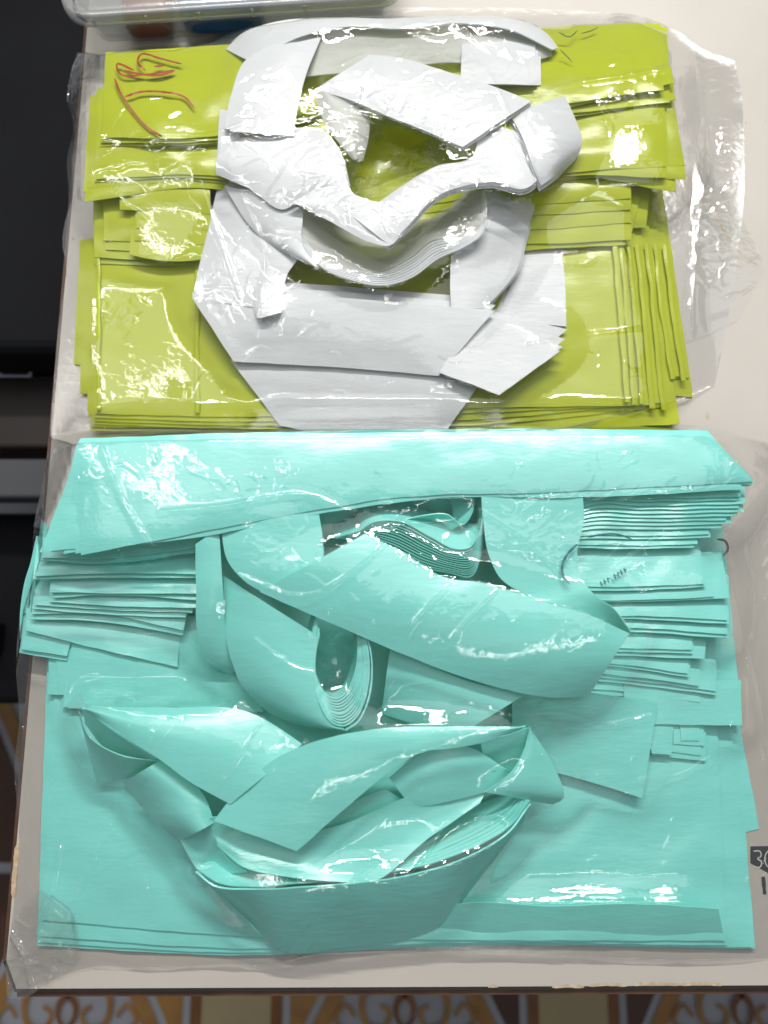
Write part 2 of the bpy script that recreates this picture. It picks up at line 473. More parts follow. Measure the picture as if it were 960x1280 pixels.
for yy in (0.0, 0.3):
    box('bench_leg', (-0.42, yy, FZ + 0.001), (-0.39, yy + 0.03, (zt - 191) * MM), BLK, bench, 0.002)
    box('bench_post', (-0.42, yy, (zt - 129) * MM), (-0.39, yy + 0.03, (zt - 61) * MM), BLK, bench, 0.002)

# ------------------------------------------------------------------ container at the top left
CLR = film_mat('frosted_container', k=1.3, haze=0.13, tint=(0.86, 0.87, 0.86), rough=0.25)
LIDM = film_mat('frosted_rim', k=1.5, haze=0.20, tint=(0.72, 0.74, 0.74), rough=0.2)
cont = empty('storage_container', 300, -40, 0)
tag(cont, 'frosted clear plastic storage container with a rounded rim at the table corner', 'container')
cBL = W(76, 24, 34); cBR = W(508, -4, 34)


def rr(cx0, cy0, cx1, cy1, r, z, n=10):
    pts = []
    for (cx, cy, a0) in [(cx0 + r, cy0 + r, 180), (cx1 - r, cy0 + r, 270), (cx1 - r, cy1 - r, 0), (cx0 + r, cy1 - r, 90)]:
        for i in range(n + 1):
            a = math.radians(a0 + 90 * i / n); pts.append((cx + r * math.cos(a), cy + r * math.sin(a), z * MM))
    return pts


cw = math.dist(cBL[:2], cBR[:2]); ang = math.atan2(cBR[1] - cBL[1], cBR[0] - cBL[0])


def loft(name, rings, mat, parent, cap0=False, cap1=False):
    n = len(rings[0]); V = []
    for R_ in rings:
        for (x, y, z) in R_:
            V.append((cBL[0] + x * math.cos(ang) - y * math.sin(ang), cBL[1] + x * math.sin(ang) + y * math.cos(ang), z))
    F = []
    for k in range(len(rings) - 1):
        for i in range(n):
            j = (i + 1) % n; F.append([k*n+i, k*n+j, (k+1)*n+j, (k+1)*n+i])
    if cap0: F.append(list(range(n))[::-1])
    if cap1: F.append([(len(rings)-1)*n + i for i in range(n)])
    return link(name, V, F, mat, parent, [True] * len(F))


dpt = 0.16
loft('body', [rr(0.012, 0.012, cw - 0.012, dpt - 0.012, 0.012, 0.6), rr(0.006, 0.006, cw - 0.006, dpt - 0.006, 0.014, 28),
              rr(0.008, 0.008, cw - 0.008, dpt - 0.008, 0.014, 28), rr(0.014, 0.014, cw - 0.014, dpt - 0.014, 0.010, 1.6)], CLR, cont, True, True)
loft('rim', [rr(0.004, 0.004, cw - 0.004, dpt - 0.004, 0.016, 25), rr(0.0, 0.0, cw, dpt, 0.018, 26), rr(-0.0005, -0.0005, cw + 0.0005, dpt + 0.0005, 0.018, 30),
             rr(0.0, 0.0, cw, dpt, 0.018, 34), rr(0.002, 0.002, cw - 0.002, dpt - 0.002, 0.017, 35.2), rr(0.005, 0.005, cw - 0.005, dpt - 0.005, 0.015, 34.5),
             rr(0.0065, 0.0065, cw - 0.0065, dpt - 0.0065, 0.014, 31)], LIDM, cont)
loft('lid', [rr(0.0068, 0.0068, cw - 0.0068, dpt - 0.0068, 0.014, 29.5), rr(0.012, 0.012, cw - 0.012, dpt - 0.012, 0.010, 31.5), rr(0.016, 0.016, cw - 0.016, dpt - 0.016, 0.010, 29.5)], LIDM, cont, False, True)
for i in range(5):
    x = 0.02 + i * 0.036
    p = [(cBL[0] + x * math.cos(ang) - y * math.sin(ang), cBL[1] + x * math.sin(ang) + y * math.cos(ang)) for x, y in [(x, -0.0012), (x + 0.0016, -0.0012), (x + 0.0016, 0.0), (x, 0.0)]]
    prism('rim_rib', p, 27, 33, LIDM, cont)
BLU = simple('blue_plastic', (0.01, 0.10, 0.30), 0.4, (0.02, 0.16, 0.4), 40)
REDM = simple('red_brown_plastic', (0.30, 0.10, 0.05), 0.4, (0.22, 0.08, 0.05), 40)


def lump(name, x0, x1, y0, y1, z0, z1, mat):
    V = []; F = []; nu, nv = 18, 10
    for j in range(nv + 1):
        ph = math.pi * j / nv - math.pi / 2
        for i in range(nu):
            th = 2 * math.pi * i / nu
            e = 0.45
            s = lambda t: math.copysign(abs(t) ** e, t)
            x = (x0 + x1) / 2 + (x1 - x0) / 2 * s(math.cos(ph)) * s(math.cos(th)); y = (y0 + y1) / 2 + (y1 - y0) / 2 * s(math.cos(ph)) * s(math.sin(th))
            z = ((z0 + z1) / 2 + (z1 - z0) / 2 * s(math.sin(ph))) * MM
            V.append((cBL[0] + x * math.cos(ang) - y * math.sin(ang), cBL[1] + x * math.sin(ang) + y * math.cos(ang), z))
    for j in range(nv):
        for i in range(nu):
            k = (i + 1) % nu; F.append([j*nu+i, j*nu+k, (j+1)*nu+k, (j+1)*nu+i])
    return link(name, V, F, mat, None, [True] * len(F))


tag(lump('packet', 0.075, 0.135, 0.0085, 0.04, 2, 24, BLU), 'blue packet seen through the wall of the storage container', 'packet')
tag(lump('packet', 0.035, 0.07, 0.0085, 0.04, 2, 22, REDM), 'reddish brown packet seen through the wall of the storage container', 'packet')

# ------------------------------------------------------------------ yellow aprons
GY = 'folded yellow-green plastic aprons in the upper bag'


def tiered(name, label, cat, group, rows, mat, part='sheet', **kw):
    """a thing made of loose layers; rows = [(A, B, z[, zb])]"""
    A0 = rows[0][0]; B0 = rows[0][1]
    e = empty(name, (A0[0][0] + B0[-1][0]) / 2, (A0[0][1] + B0[-1][1]) / 2, 0)
    tag(e, label, cat, group)
    ws = random.randint(0, 9999)
    for r in rows:
        k2 = dict(kw); k2['wseed'] = ws
        if len(r) > 4: k2.update(r[4])
        sheet(part, r[0], r[1], r[2], mat, e, zb=(r[3] if len(r) > 3 and r[3] is not None else None), **k2)
    return e


# bottom tier, many sheets; A = upper edge, B = lower edge
rows = [
    ([(100, 300), (450, 250), (828, 235)], [(92, 456), (450, 480), (866, 496)], 1.5),
    ([(105, 300), (450, 250), (822, 240)], [(100, 492), (450, 500), (862, 472)], 2.6),
    ([(108, 300), (450, 260), (815, 245)], [(110, 521), (450, 515), (850, 470)], 3.6),
    ([(112, 310), (450, 260), (806, 250)], [(113, 538), (450, 543), (700, 540), (850, 530)], 4.8),
    ([(112, 310), (450, 260), (802, 255)], [(114, 533), (450, 540), (700, 536), (838, 531)], 5.8),
    ([(114, 310), (450, 260), (797, 262)], [(116, 530), (300, 536), (600, 531), (833, 508)], 6.8),
    ([(116, 312), (450, 265), (790, 270)], [(118, 526), (300, 532), (600, 524), (828, 503)], 7.7),
    ([(118, 315), (450, 270), (783, 280)], [(118, 522), (300, 527), (600, 516), (812, 506)], 8.6),
    ([(119, 320), (450, 275), (779, 285)], [(119, 517), (300, 521), (600, 510), (797, 507)], 9.5),
]
tiered('folded_apron', 'wide lower yellow-green sheets under the big white straps, staggered edges at right', 'apron', GY, rows, YEL, t=0.35, wav=0.9, droop=0.5)
yb = [o for o in bpy.data.objects if o.get('category') == 'apron'][0]
for k, (x0, x1, y1, z) in enumerate([(781, 788, 503, 11.3), (790, 796, 505, 10.8), (800, 806, 506, 10.2), (812, 819, 510, 9.0), (826, 833, 512, 8.0), (838, 844, 474, 5.6), (852, 859, 476, 4.6), (243, 249, 515, 10.4), (120, 125, 512, 10.6)]):
    lean = 0.0 if x0 < 300 else 0.075 + (x0 - 780) * 0.0006
    sheet('fold_edge', [(x0 - lean * 200, 305), (x0 - lean * 100, 400), (x0, y1)], [(x1 - lean * 200, 305), (x1 - lean * 100, 400), (x1, y1)], z, YEL, yb, t=0.4, bow=0.35 + 0.4 * ((k * 37) % 5) / 5, wav=0.5, edge=1.6, cell=3)
rows = [
    ([(108, 180), (245, 180), (262, 240)], [(115, 322), (180, 326), (264, 328)], 13),
]
L3 = tiered('folded_apron', 'narrow pleated yellow-green folds just left of the white straps', 'apron', GY, [
    ([(116, 215), (262, 215)], [(113, 300), (118, 330), (264, 334)][1:], 10.5),
    ([(118, 215), (262, 215)], [(118, 322), (264, 328)], 12),
    ([(128, 215), (262, 215)], [(132, 312), (264, 318)], 13.2),
    ([(128, 210), (262, 215)], [(130, 300), (264, 305)], 14.4),
    ([(165, 210), (262, 215)], [(162, 318), (200, 326), (264, 324)], 15.4),
    ([(170, 210), (262, 215)], [(168, 300), (264, 306)], 16.6),
    ([(172, 210), (262, 215)], [(170, 285), (264, 288)], 17.6),
    ([(150, 205), (262, 215)], [(150, 262), (264, 268)], 18.8),
], YEL, t=0.4, wav=0.9, bow=1.2, droop=0.8)
R3 = tiered('folded_apron', 'short yellow-green folds right of the white straps, squared right ends', 'apron', GY, [
    ([(600, 190), (815, 190)], [(600, 300), (808, 284)], 10.5),
    ([(600, 190), (812, 190)], [(600, 306), (790, 290)], 11.7),
    ([(600, 190), (792, 190)], [(600, 322), (650, 314), (782, 306)], 13.0),
    ([(600, 190), (790, 190)], [(600, 305), (690, 304), (789, 300)], 14.2),
    ([(600, 190), (790, 190)], [(600, 290), (690, 286), (789, 278)], 15.4),
    ([(600, 190), (790, 190)], [(600, 270), (690, 268), (788, 262)], 16.6),
    ([(600, 190), (789, 190)], [(600, 258), (690, 254), (788, 248)], 17.8),
], YEL, t=0.4, wav=0.9, bow=1.0, droop=0.8)
tiered('folded_apron', 'second yellow-green fold from the top, rounded corners bulging at the right', 'apron', GY, [
    ([(112, 120), (480, 90, 11), (842, 100)], [(104, 240), (270, 232), (430, 300, 11), (620, 290, 12), (700, 226), (845, 240)], 19.0),
    ([(118, 120), (480, 90, 13), (838, 100)], [(106, 252), (270, 236), (430, 290, 11.7), (620, 270), (700, 228), (858, 224)], 20.2),
    ([(118, 120), (480, 90, 13), (836, 100)], [(112, 236), (270, 228), (430, 280, 12.4), (620, 260), (700, 225), (856, 206)], 21.2),
    ([(120, 115), (480, 90, 13), (834, 100)], [(118, 228), (270, 224), (430, 270, 13.1), (620, 250), (700, 222), (833, 222)], 22.2),
    ([(122, 110), (480, 90, 13), (830, 95)], [(120, 224), (270, 220), (430, 262, 13.8), (620, 240), (700, 218), (832, 208)], 23.2),
], YEL, t=0.4, wav=1.6, bow=2.0, droop=1.0)
tiered('folded_apron', 'topmost yellow-green fold along the upper edge of the upper bag', 'apron', GY, [
    ([(134, 70, 10), (480, 48, 10), (828, 40, 10)], [(122, 186), (270, 180), (480, 130, 15), (660, 150), (845, 125)], 24.5),
    ([(133, 68, 14), (480, 46, 14), (834, 34, 14)], [(124, 183), (270, 178), (480, 128, 15.8), (660, 144), (838, 128)], 25.7),
    ([(132, 66, 18), (480, 44, 18), (825, 30, 18)], [(126, 178), (270, 175), (480, 124, 16.6), (660, 140), (843, 104)], 26.8),
    ([(132, 66, 20), (480, 44, 20), (815, 28, 20)], [(128, 172), (270, 170), (480, 120, 17.4), (660, 132), (830, 112)], 28.0),
], YEL, t=0.4, wav=1.8, bow=2.0, droop=0.8)

# ------------------------------------------------------------------ white straps (top-level things)
GW = 'white plastic straps in the upper bag'


def strap(label, A, B, z, mat, zb=None, group=GW, layers=1, off=(0, -6), dz=1.2, name='strap', **kw):
    kw.setdefault('t', 0.7); kw.setdefault('wav', 0.5); kw.setdefault('edge', 0.5)
    if layers == 1:
        o = sheet(name, A, B, z, mat, None, zb=zb, **kw); tag(o, label, 'strap', group); return o
    e = empty(name, A[0][0], A[0][1], 0); tag(e, label, 'strap', group)
    for k in range(layers):
        sh_ = lambda P: [((p[0] + off[0] * k), (p[1] + off[1] * k)) + ((p[2] - dz * k,) if len(p) > 2 else ()) for p in P]
        sheet('strap_layer', sh_(A), sh_(B), z - dz * k, mat, e, zb=None if zb is None else zb - dz * k, **kw)
    return e


strap('lowest broad white strap, ending just above the teal bag', [(288, 450, 16), (400, 456, 17), (480, 460, 17), (540, 470, 17), (598, 482, 15)],
      [(350, 532, 12), (400, 541, 12), (480, 543, 12), (556, 541, 12)], 15, WHI, layers=2, off=(0, -4), dz=1.0, sharp=False, bow=1.5)
strap('long horizontal white strap with three stacked upper edges', [(240, 372, 22), (300, 366, 24), (400, 370, 25), (500, 378, 25), (618, 388, 24)],
      [(292, 452, 19), (350, 455, 19), (450, 461, 19), (548, 470, 19)], 22, WHI, layers=3, off=(1.5, -7), dz=2.6, bow=1.0)
rows = []
for k, (rx, ry, bx, by) in enumerate([(708, 404, 640, 440), (709, 412, 640, 455), (706, 424, 640, 470), (703, 434, 632, 482), (698, 441, 624, 494)]):
    rows.append(([(600, 380 + 3 * k), (650, 378 + 5 * k), (rx, ry - 8)], [(548, 466), (590, 478 + k), (bx, by)], 13 + k * 1.3, None))
tiered('strap', 'fanned white strap with many pointed layers at lower right of the white pile', 'strap', GW,
       [([(600 - k, 384 + k), (650, 391 + 6 * k), (rx, ry)], [(549, 466), (586, 479), (bx, by)], 13.0 + k * 2.0) for k, (rx, ry, bx, by) in enumerate([(709, 404, 690, 415), (709, 412, 680, 436), (706, 424, 668, 455), (703, 434, 650, 474), (700, 439, 624, 494)])],
       WHI, part='strap_layer', t=0.6, wav=0.3, edge=0.4)
strap('stiff white strap stack standing behind the fan, squared right corner', [(655, 290), (640, 350), (620, 400)], [(700, 300), (706, 350), (708, 408)], 13.8, WHI, layers=3, off=(-2.2, -5), dz=1.0)
strap('white strap curving down at the right of the oval loop', [(607, 238, 26), (602, 290, 26), (566, 320, 26), (563, 350, 25), (564, 384, 24)],
      [(678, 230, 20), (668, 262, 20), (656, 300, 20), (645, 340, 20), (606, 386, 21)], 24, WHI, layers=2, off=(3, 0), dz=1.5, bow=1)
strap('white strap running down the left side of the white pile', [(274, 222, 21), (262, 280, 21), (247, 340, 21), (240, 374, 21)],
      [(322, 240, 25), (330, 300, 25), (330, 350, 25), (326, 385, 24)], 22, WHI, layers=2, off=(4, 3), dz=1.0, bow=1.5)
strap('inner white strap beside the left one, bent towards the oval loop', [(306, 240, 24), (308, 300, 24), (314, 360, 24), (324, 398, 26)],
      [(334, 255, 25), (372, 320, 25), (358, 345, 25), (352, 390, 26)], 25, WHI, bow=1.5, layers=2, off=(-3, 0), dz=1.2)
strap('curled white strap turning under left of the oval loop', [(356, 250, 31), (376, 262, 31), (378, 305, 30), (398, 334, 30)],
      [(280, 232, 26), (312, 282, 26), (345, 310, 26), (384, 330, 27)], 28, WHI, bow=2)
# oval loop: nested slanted walls
e = empty('strap', 480, 320, 0); tag(e, 'oval coil of many nested white strap edges in the middle of the pile', 'strap', GW)
for k in range(8):
    f = k / 7
    A = [(377 + 2 * f, 250), (377 + 5*f, 300 - 3*f), (400 + 4*f, 332 - 8 * f), (440 + 4*f, 350 - 10 * f), (480, 356 - 18 * f), (515, 346 - 26 * f), (545 - 4*f, 324 - 24 * f), (580 - 4 * f, 308 - 12 * f), (602 - 3*f, 292 - 6 * f), (608 - 5 * f, 262), (606 - 4 * f, 238)]
    B = [(x * 0.55 + 490 * 0.45, y * 0.6 + 270 * 0.4 - 12) for (x, y) in A]
    if k < 7: B = [(x * 0.93 + 490 * 0.07, y * 0.92 + 270 * 0.08) for (x, y) in A]
    sheet('strap_layer', A, B, 30 - 0.3 * k, WTH if k == 7 else WHI, e, zb=20 if k == 7 else 25, t=0.7, wav=0.2, edge=0.5, cell=4)
strap('white strap folded from left towards the centre of the pile', [(276, 180, 31), (330, 170, 33), (400, 165, 34), (425, 195, 35), (436, 236, 35)],
      [(270, 218, 30), (312, 236, 31), (352, 262, 32), (378, 250, 33), (432, 240, 34)], 32, WHI, layers=2, off=(2, -3), dz=1.2, bow=3)
strap('short white strap dipping to a rounded tip in the centre of the pile', [(360, 256, 34), (400, 232, 35), (428, 214, 36), (440, 240, 37), (500, 258, 38), (520, 265, 38)],
      [(372, 256, 34), (400, 270, 35), (432, 288, 36), (460, 302, 37), (488, 307, 38), (508, 284, 38)], 36, WHI, bow=1.5)
strap('wavy white strap sweeping down from right to the pile centre', [(600, 150, 37), (590, 196, 37), (545, 208, 38), (500, 234, 38), (470, 255, 38), (440, 270, 37)],
      [(664, 170, 36), (672, 224, 36), (655, 236, 37), (610, 228, 38), (545, 246, 39), (512, 280, 39), (486, 306, 38), (462, 300, 37)][:7], 38, WHI, layers=3, off=(0, 3.5), dz=1.2, bow=2)
strap('white strap end hanging at the right edge of the pile', [(636, 140, 38), (652, 170, 39), (668, 214, 38), (676, 232, 35)],
      [(706, 120, 32), (720, 150, 33), (728, 178, 32), (700, 216, 30)], 36, WHI, layers=3, off=(-1, 3.5), dz=1.0, bow=3)
strap('narrow white strap twisting below the diagonal one', [(393, 114, 34), (404, 150, 34), (428, 184, 34), (441, 200, 33)],
      [(412, 112, 35), (456, 134, 33), (457, 165, 32), (450, 198, 32)], 33, WTH, bow=2, layers=2, off=(4, 3))
strap('broad white strap running diagonally across the top of the pile', [(462, 68, 36), (500, 72, 37), (560, 90, 38), (612, 106, 39), (664, 126, 40)],
      [(392, 113, 35), (430, 122, 36), (480, 143, 37), (530, 163, 38), (578, 184, 39)], 37, WHI, layers=2, off=(1.5, 3), dz=1.2, bow=2.5)
strap('square end of a white strap at the top of the upper bag', [(577, 30, 26), (577, 66, 32), (576, 104, 33)], [(669, 34, 26), (669, 66, 32), (669, 106, 33)], 32, WHI, layers=3, off=(3.5, 0), dz=1.0, bow=1.2)
strap('thin see-through white strap lying inside the top arc', [(345, 62, 28), (400, 40, 30), (500, 36, 30), (600, 32, 30), (688, 50, 30)],
      [(372, 96, 30), (440, 90, 30), (500, 84, 30), (560, 78, 30), (640, 82, 30), (698, 62, 30)][:5] + [(690, 70, 30)], 30, WTH, bow=1)
strap('upright white strap dropping down at upper left of the pile', [(350, 58, 33), (312, 80, 34), (296, 120, 35), (287, 164, 35)], [(402, 46, 32), (386, 84, 34), (373, 130, 35), (367, 170, 35)], 34, WHI, layers=2, off=(-7, -3), dz=2, bow=2)
strap('curved white strap arching along the top of the upper bag', [(282, 62, 24), (302, 42, 26), (345, 27, 28), (400, 22, 29), (480, 23, 29), (560, 20, 29), (640, 23, 29), (682, 40, 29), (698, 60, 29)],
      [(312, 76, 29), (336, 66, 31), (370, 48, 33), (400, 39, 34), (440, 33, 34), (500, 36, 34), (575, 29, 34), (640, 38, 34), (690, 62, 33)], 29, WHI, bow=0.5)
strap('slanting white strap between the arch and the dropping strap', [(275, 136, 31), (272, 180, 30), (270, 215, 29)], [(292, 140, 32), (300, 175, 31), (300, 225, 30)], 30, WHI)

# ------------------------------------------------------------------ teal aprons
GT = 'folded teal plastic aprons in the lower bag'
tiered('folded_apron', 'large teal sheets at the bottom of the lower bag, turned hem at lower right', 'apron', GT, [
    ([(60, 700), (480, 660), (920, 880)], [(60, 1150), (480, 1160), (949, 1036)], 1.2),
    ([(60, 800), (480, 760), (912, 800)], [(46, 1182), (300, 1194), (600, 1182), (944, 1186)], 2.8),
    ([(66, 800), (480, 760), (905, 800)], [(48, 1178), (300, 1191), (600, 1180), (940, 1184)], 4.2),
    ([(75, 740), (480, 660), (890, 720)], [(50, 1170), (300, 1186), (600, 1178), (909, 1182)], 5.6),
    ([(90, 720), (480, 640), (888, 700)], [(52, 1150), (300, 1170), (600, 1175), (907, 1176)], 7.2),
], TEAL, t=0.5, wav=0.8, droop=0.4, cell=7)
hem = sheet('folded_hem', [(500, 1142, 9.5), (600, 1128, 15), (680, 1133, 14), (790, 1130, 15), (899, 1136, 14)], [(500, 1176, 5), (600, 1178, 4), (700, 1179, 4), (800, 1180, 4), (907, 1182, 4)], 9, TEAL, None, t=0.5, wav=0.3)
tag(hem, 'dark turned-up teal hem strip along the bottom right edge of the lower bag', 'hem')
tiered('folded_apron', 'square teal fold ends below the left pleats', 'apron', GT, [
    ([(62, 770), (250, 770)], [(60, 868), (240, 880)], 9),
    ([(66, 770), (250, 770)], [(74, 830), (74, 868), (240, 880)][1:], 10.2),
    ([(90, 770), (260, 770)], [(78, 884), (245, 886)], 11.4),
    ([(92, 770), (262, 770)], [(84, 886), (252, 884)], 12.6),
    ([(180, 770), (320, 770)], [(164, 884), (300, 884)], 13.6),
], TEAL, t=0.5, wav=0.6, droop=0.5)
tiered('folded_apron', 'small stepped teal fold ends beside the right strap end', 'apron', GT, [
    ([(780, 850), (926, 850)], [(780, 905), (928, 907)], 14, None),
    ([(800, 880), (882, 880)], [(816, 945), (883, 951)], 9.5, None),
    ([(800, 880), (876, 880)], [(816, 938), (877, 944)], 10.4, None),
    ([(842, 880), (880, 880)], [(842, 930), (880, 932)], 11.3, None),
    ([(800, 880), (843, 880)], [(815, 942), (840, 944)], 12.4, None),
    ([(846, 880), (874, 880)], [(852, 926), (874, 926)], 12.0, None),
], TEAL, t=0.5, wav=0.2, droop=0.2, cell=4)

# left pleats, from lowest up
LP = [([(30, 770), (100, 760)], [(24, 816), (84, 826)], 12), ([(30, 765), (100, 760)], [(27, 812), (84, 820)], 13.2),
      ([(32, 740), (230, 740)], [(32, 788), (90, 803), (222, 834)], 14.5),
      ([(38, 720), (245, 720)], [(38, 774), (120, 776), (229, 794)], 16),
      ([(40, 715), (245, 720)], [(40, 768), (130, 768), (229, 788)], 17),
      ([(42, 710), (250, 710)], [(42, 761), (130, 768), (232, 772)], 18.2),
      ([(42, 710), (250, 710)], [(44, 756), (130, 762), (240, 766)], 19.2),
      ([(60, 700), (252, 710)], [(62, 752), (130, 757), (248, 760)], 20.4),
      ([(62, 700), (252, 700)], [(66, 747), (150, 744), (248, 750)], 21.6),
      ([(64, 690), (252, 700)], [(62, 740), (150, 742), (248, 742)], 22.8),
      ([(45, 680), (252, 690)], [(42, 724), (150, 722), (248, 722)], 24),
      ([(48, 670), (252, 690)], [(44, 720), (150, 716), (248, 718)], 25),
      ([(62, 660), (258, 660)], [(50, 700), (130, 704), (262, 688)], 26.2),
      ([(64, 650), (270, 660)], [(52, 697), (130, 698), (275, 680)], 27.2)]
tiered('folded_apron', 'deep pile of teal pleats with stacked lower edges at the left', 'apron', GT, [([p + (max(8.3, 12 + (z - 12) * 1.65 - 9),) for p in a], b, 12 + (z - 12) * 1.65) for a, b, z in LP], TEAL, t=0.95, droop=0.5, wav=1.0, bow=0.8)
tiered('folded_apron', 'upright teal sheet ends leaning against the left wall of the lower bag', 'apron', GT, [
    ([(52, 650, 24), (44, 700, 20), (40, 730, 16)], [(60, 660, 25), (46, 715, 22), (38, 765, 18)], 20),
    ([(46, 670, 20), (34, 720, 15), (27, 768, 10)], [(54, 675, 22), (40, 720, 17), (34, 766, 12)], 15),
    ([(42, 690, 14), (28, 740, 10), (24, 800, 6)], [(50, 695, 15), (36, 745, 12), (34, 790, 9)], 10),
], TEAL, t=0.6, wav=0.4)
# right pleats
RP = [([(700, 650), (893, 650), (904, 660)], [(700, 905), (820, 906), (928, 906)], 9),
      ([(640, 790), (870, 800)], [(640, 868), (750, 868), (876, 882)], 12.5), ([(640, 790), (870, 800)], [(640, 864), (750, 862), (875, 878)], 13.4),
      ([(640, 780), (895, 780)], [(640, 850), (750, 852), (896, 869)], 14.6), ([(640, 780), (894, 780)], [(640, 846), (750, 847), (895, 864)], 15.5),
      ([(640, 770), (880, 780)], [(640, 838), (750, 842), (874, 857)], 16.7),
      ([(640, 770), (870, 780)], [(640, 832), (750, 832), (862, 846)], 17.9), ([(640, 770), (866, 780)], [(640, 826), (750, 828), (860, 842)], 18.7),
      ([(640, 750), (885, 760)], [(640, 814), (750, 818), (881, 824)], 20.0),
      ([(640, 750), (869, 760)], [(640, 812), (750, 814), (866, 817)], 21.0), ([(640, 750), (868, 760)], [(640, 806), (750, 809), (865, 812)], 21.8),
      ([(640, 740), (911, 750)], [(640, 788), (800, 790), (911, 798)], 23.0), ([(640, 740), (911, 750)], [(640, 784), (800, 785), (909, 793)], 23.8),
      ([(640, 720), (911, 730)], [(640, 776), (800, 774), (911, 780)], 25.0), ([(640, 720), (911, 730)], [(640, 772), (800, 770), (909, 775)], 25.8),
      ([(640, 690), (902, 690)], [(640, 752), (800, 752), (912, 748)], 26.6),
      ([(640, 690), (890, 690)], [(640, 750), (800, 750), (892, 746)], 27.4),
      ([(640, 660), (872, 660)], [(640, 737), (800, 738), (882, 733)], 28.4), ([(640, 660), (868, 660)], [(640, 734), (800, 733), (880, 730)], 29.2)]
tiered('folded_apron', 'staggered pile of teal folded ends down the right side of the lower bag', 'apron', GT, [([p + (max(8.0, 9 + (z - 9) * 1.3 - 7),) for p in a], b, 9 + (z - 9) * 1.3) for a, b, z in RP], TEAL, t=0.8, droop=0.4, wav=0.9)
UP = []
for k, (yr, xr) in enumerate([(684, 868), (680, 872), (672, 888), (668, 886), (660, 902), (655, 914), (650, 908), (645, 922), (640, 930), (635, 924), (630, 932), (625, 922), (621, 926)]):
    z = 30 + k * 0.75
    UP.append(([(395, 585), (700, 580), (xr - 4, yr - 45)], [(395, 668 - 2.6 * k, 16 + k * 0.75), (500, 664 - 3 * k, 16 + k * 0.75), (600, 655 - 2.8 * k, 20 + k * 0.75), (650, 680 - k, z + 5), (740, yr + 1), (800, yr + 2), (xr, yr)], z))
tiered('folded_apron', 'tight pile of thin teal sheet edges below the top flap at the right', 'apron', GT, [([p + (z - 3,) for p in a], b, z + 5) for a, b, z in UP], TEAL, t=0.35, wav=0.9, cell=7)
tiered('folded_apron', 'smooth teal top flap spanning the full width of the lower bag', 'apron', GT, [
    ([(100, 556, 44), (300, 548, 44), (600, 545, 44), (886, 548, 44)], [(50, 690), (245, 672), (400, 642), (560, 622), (720, 622), (930, 612)], 49.0, None, {'bow': 1.5}),
    ([(96, 554, 45), (300, 546, 45), (600, 543, 45), (886, 546, 45)], [(64, 690), (245, 672), (400, 642), (560, 622), (720, 620), (936, 608)], 47.0, None, {'bow': 1.5}),
    ([(98, 552, 46), (300, 545, 46), (600, 541, 46), (884, 543, 46)], [(80, 692), (245, 670), (400, 640), (560, 621), (720, 618), (940, 607)], 48.0, None, {'bow': 1.5}),
    ([(99, 550, 47), (300, 543, 47), (600, 539, 47), (884, 541, 47)], [(94, 692), (245, 668), (400, 638), (560, 620), (720, 616), (942, 605)], 49.0, None, {'bow': 1.5}),
    ([(100, 548, 48), (300, 541, 48), (600, 536, 48), (884, 538, 48)], [(101, 694), (245, 666), (400, 637), (480, 624), (560, 618), (640, 617), (720, 614), (943, 602)], 50.2, None, {'bow': 1.5}),
], TEAL, t=0.6, wav=0.9, droop=0.8, cell=7)

# ------------------------------------------------------------------ teal straps
GS = 'teal plastic straps in the lower bag'
tk = dict(group=GS)
strap('flat teal strap end with pointed lower corner, right of the tangle', [(640, 862, 18), (720, 866, 18), (822, 880, 15.5)], [(640, 955, 12), (720, 972, 13), (803, 998, 14)], 16, TEAL, t=0.9, **tk, layers=2, off=(0, -2), dz=1.2)
strap('narrow teal strap curving beside the left pleats', [(244, 680, 38), (245, 740, 36), (248, 800, 29), (262, 832, 22), (288, 842, 18)], [(274, 660, 38), (279, 740, 35), (283, 790, 29), (292, 820, 24), (300, 836, 20)], 28, TEAL, bow=1.5, **tk)
strap('teal strap sheet standing behind the big roll', [(246, 800, 15), (240, 850, 14), (222, 886, 13)], [(300, 800, 16), (310, 850, 15), (330, 890, 14)], 15, TEAL, **tk)
# loop coil at the top middle
e = empty('strap', 520, 660, 0); tag(e, 'wavy coil of many thin teal strap edges under the top flap', 'strap', GS)
for k in range(13):
    f = k / 12
    A = [(448 - 30 * f, 664 + 8 * f, ), (466 - 20 * f, 653 + 22 * f), (500 - 15*f, 652 + 36 * f), (540 - 12*f, 672 + 36 * f), (568 - 4 * f, 686 + 30 * f), (588, 684 + 36 * f), (600 + 0 * f, 662 + 34 * f), (603, 614 + 20*f)]
    A = [(x, y) for x, y in A]
    B = [(x - 3, y - 16) for x, y in A]
    if k == 0: B = [(x - 8 + 10 * 0, y - 34 if 0 < i < 6 else y - 8) for i, (x, y) in enumerate(A)]
    sheet('strap_layer', A, B, 39 - 0.6 * k, TEAL, e, zb=24 - 0.3 * k, t=0.6, wav=0.15, edge=0.4, cell=4)
strap('small teal inner loop inside the wavy coil', [(500, 650, 36), (530, 643, 36), (560, 642, 36), (578, 655, 36), (590, 640, 36), (592, 618, 36)], [(500, 655, 28), (530, 650, 28), (556, 655, 28), (562, 665, 28), (566, 640, 28), (562, 622, 28)], 34, TEAL, **tk)
strap('teal strap hanging from below the top flap to the loop, right of the coil', [(601, 612, 40), (604, 650, 40), (610, 690, 39), (625, 722, 38), (660, 745, 37), (700, 757, 38), (786, 795, 34)],
      [(728, 610, 40), (730, 650, 39), (722, 690, 38), (726, 720, 38), (745, 745, 41), (768, 762, 42), (787, 788, 40)], 38, TEAL, bow=-1.0, **tk)
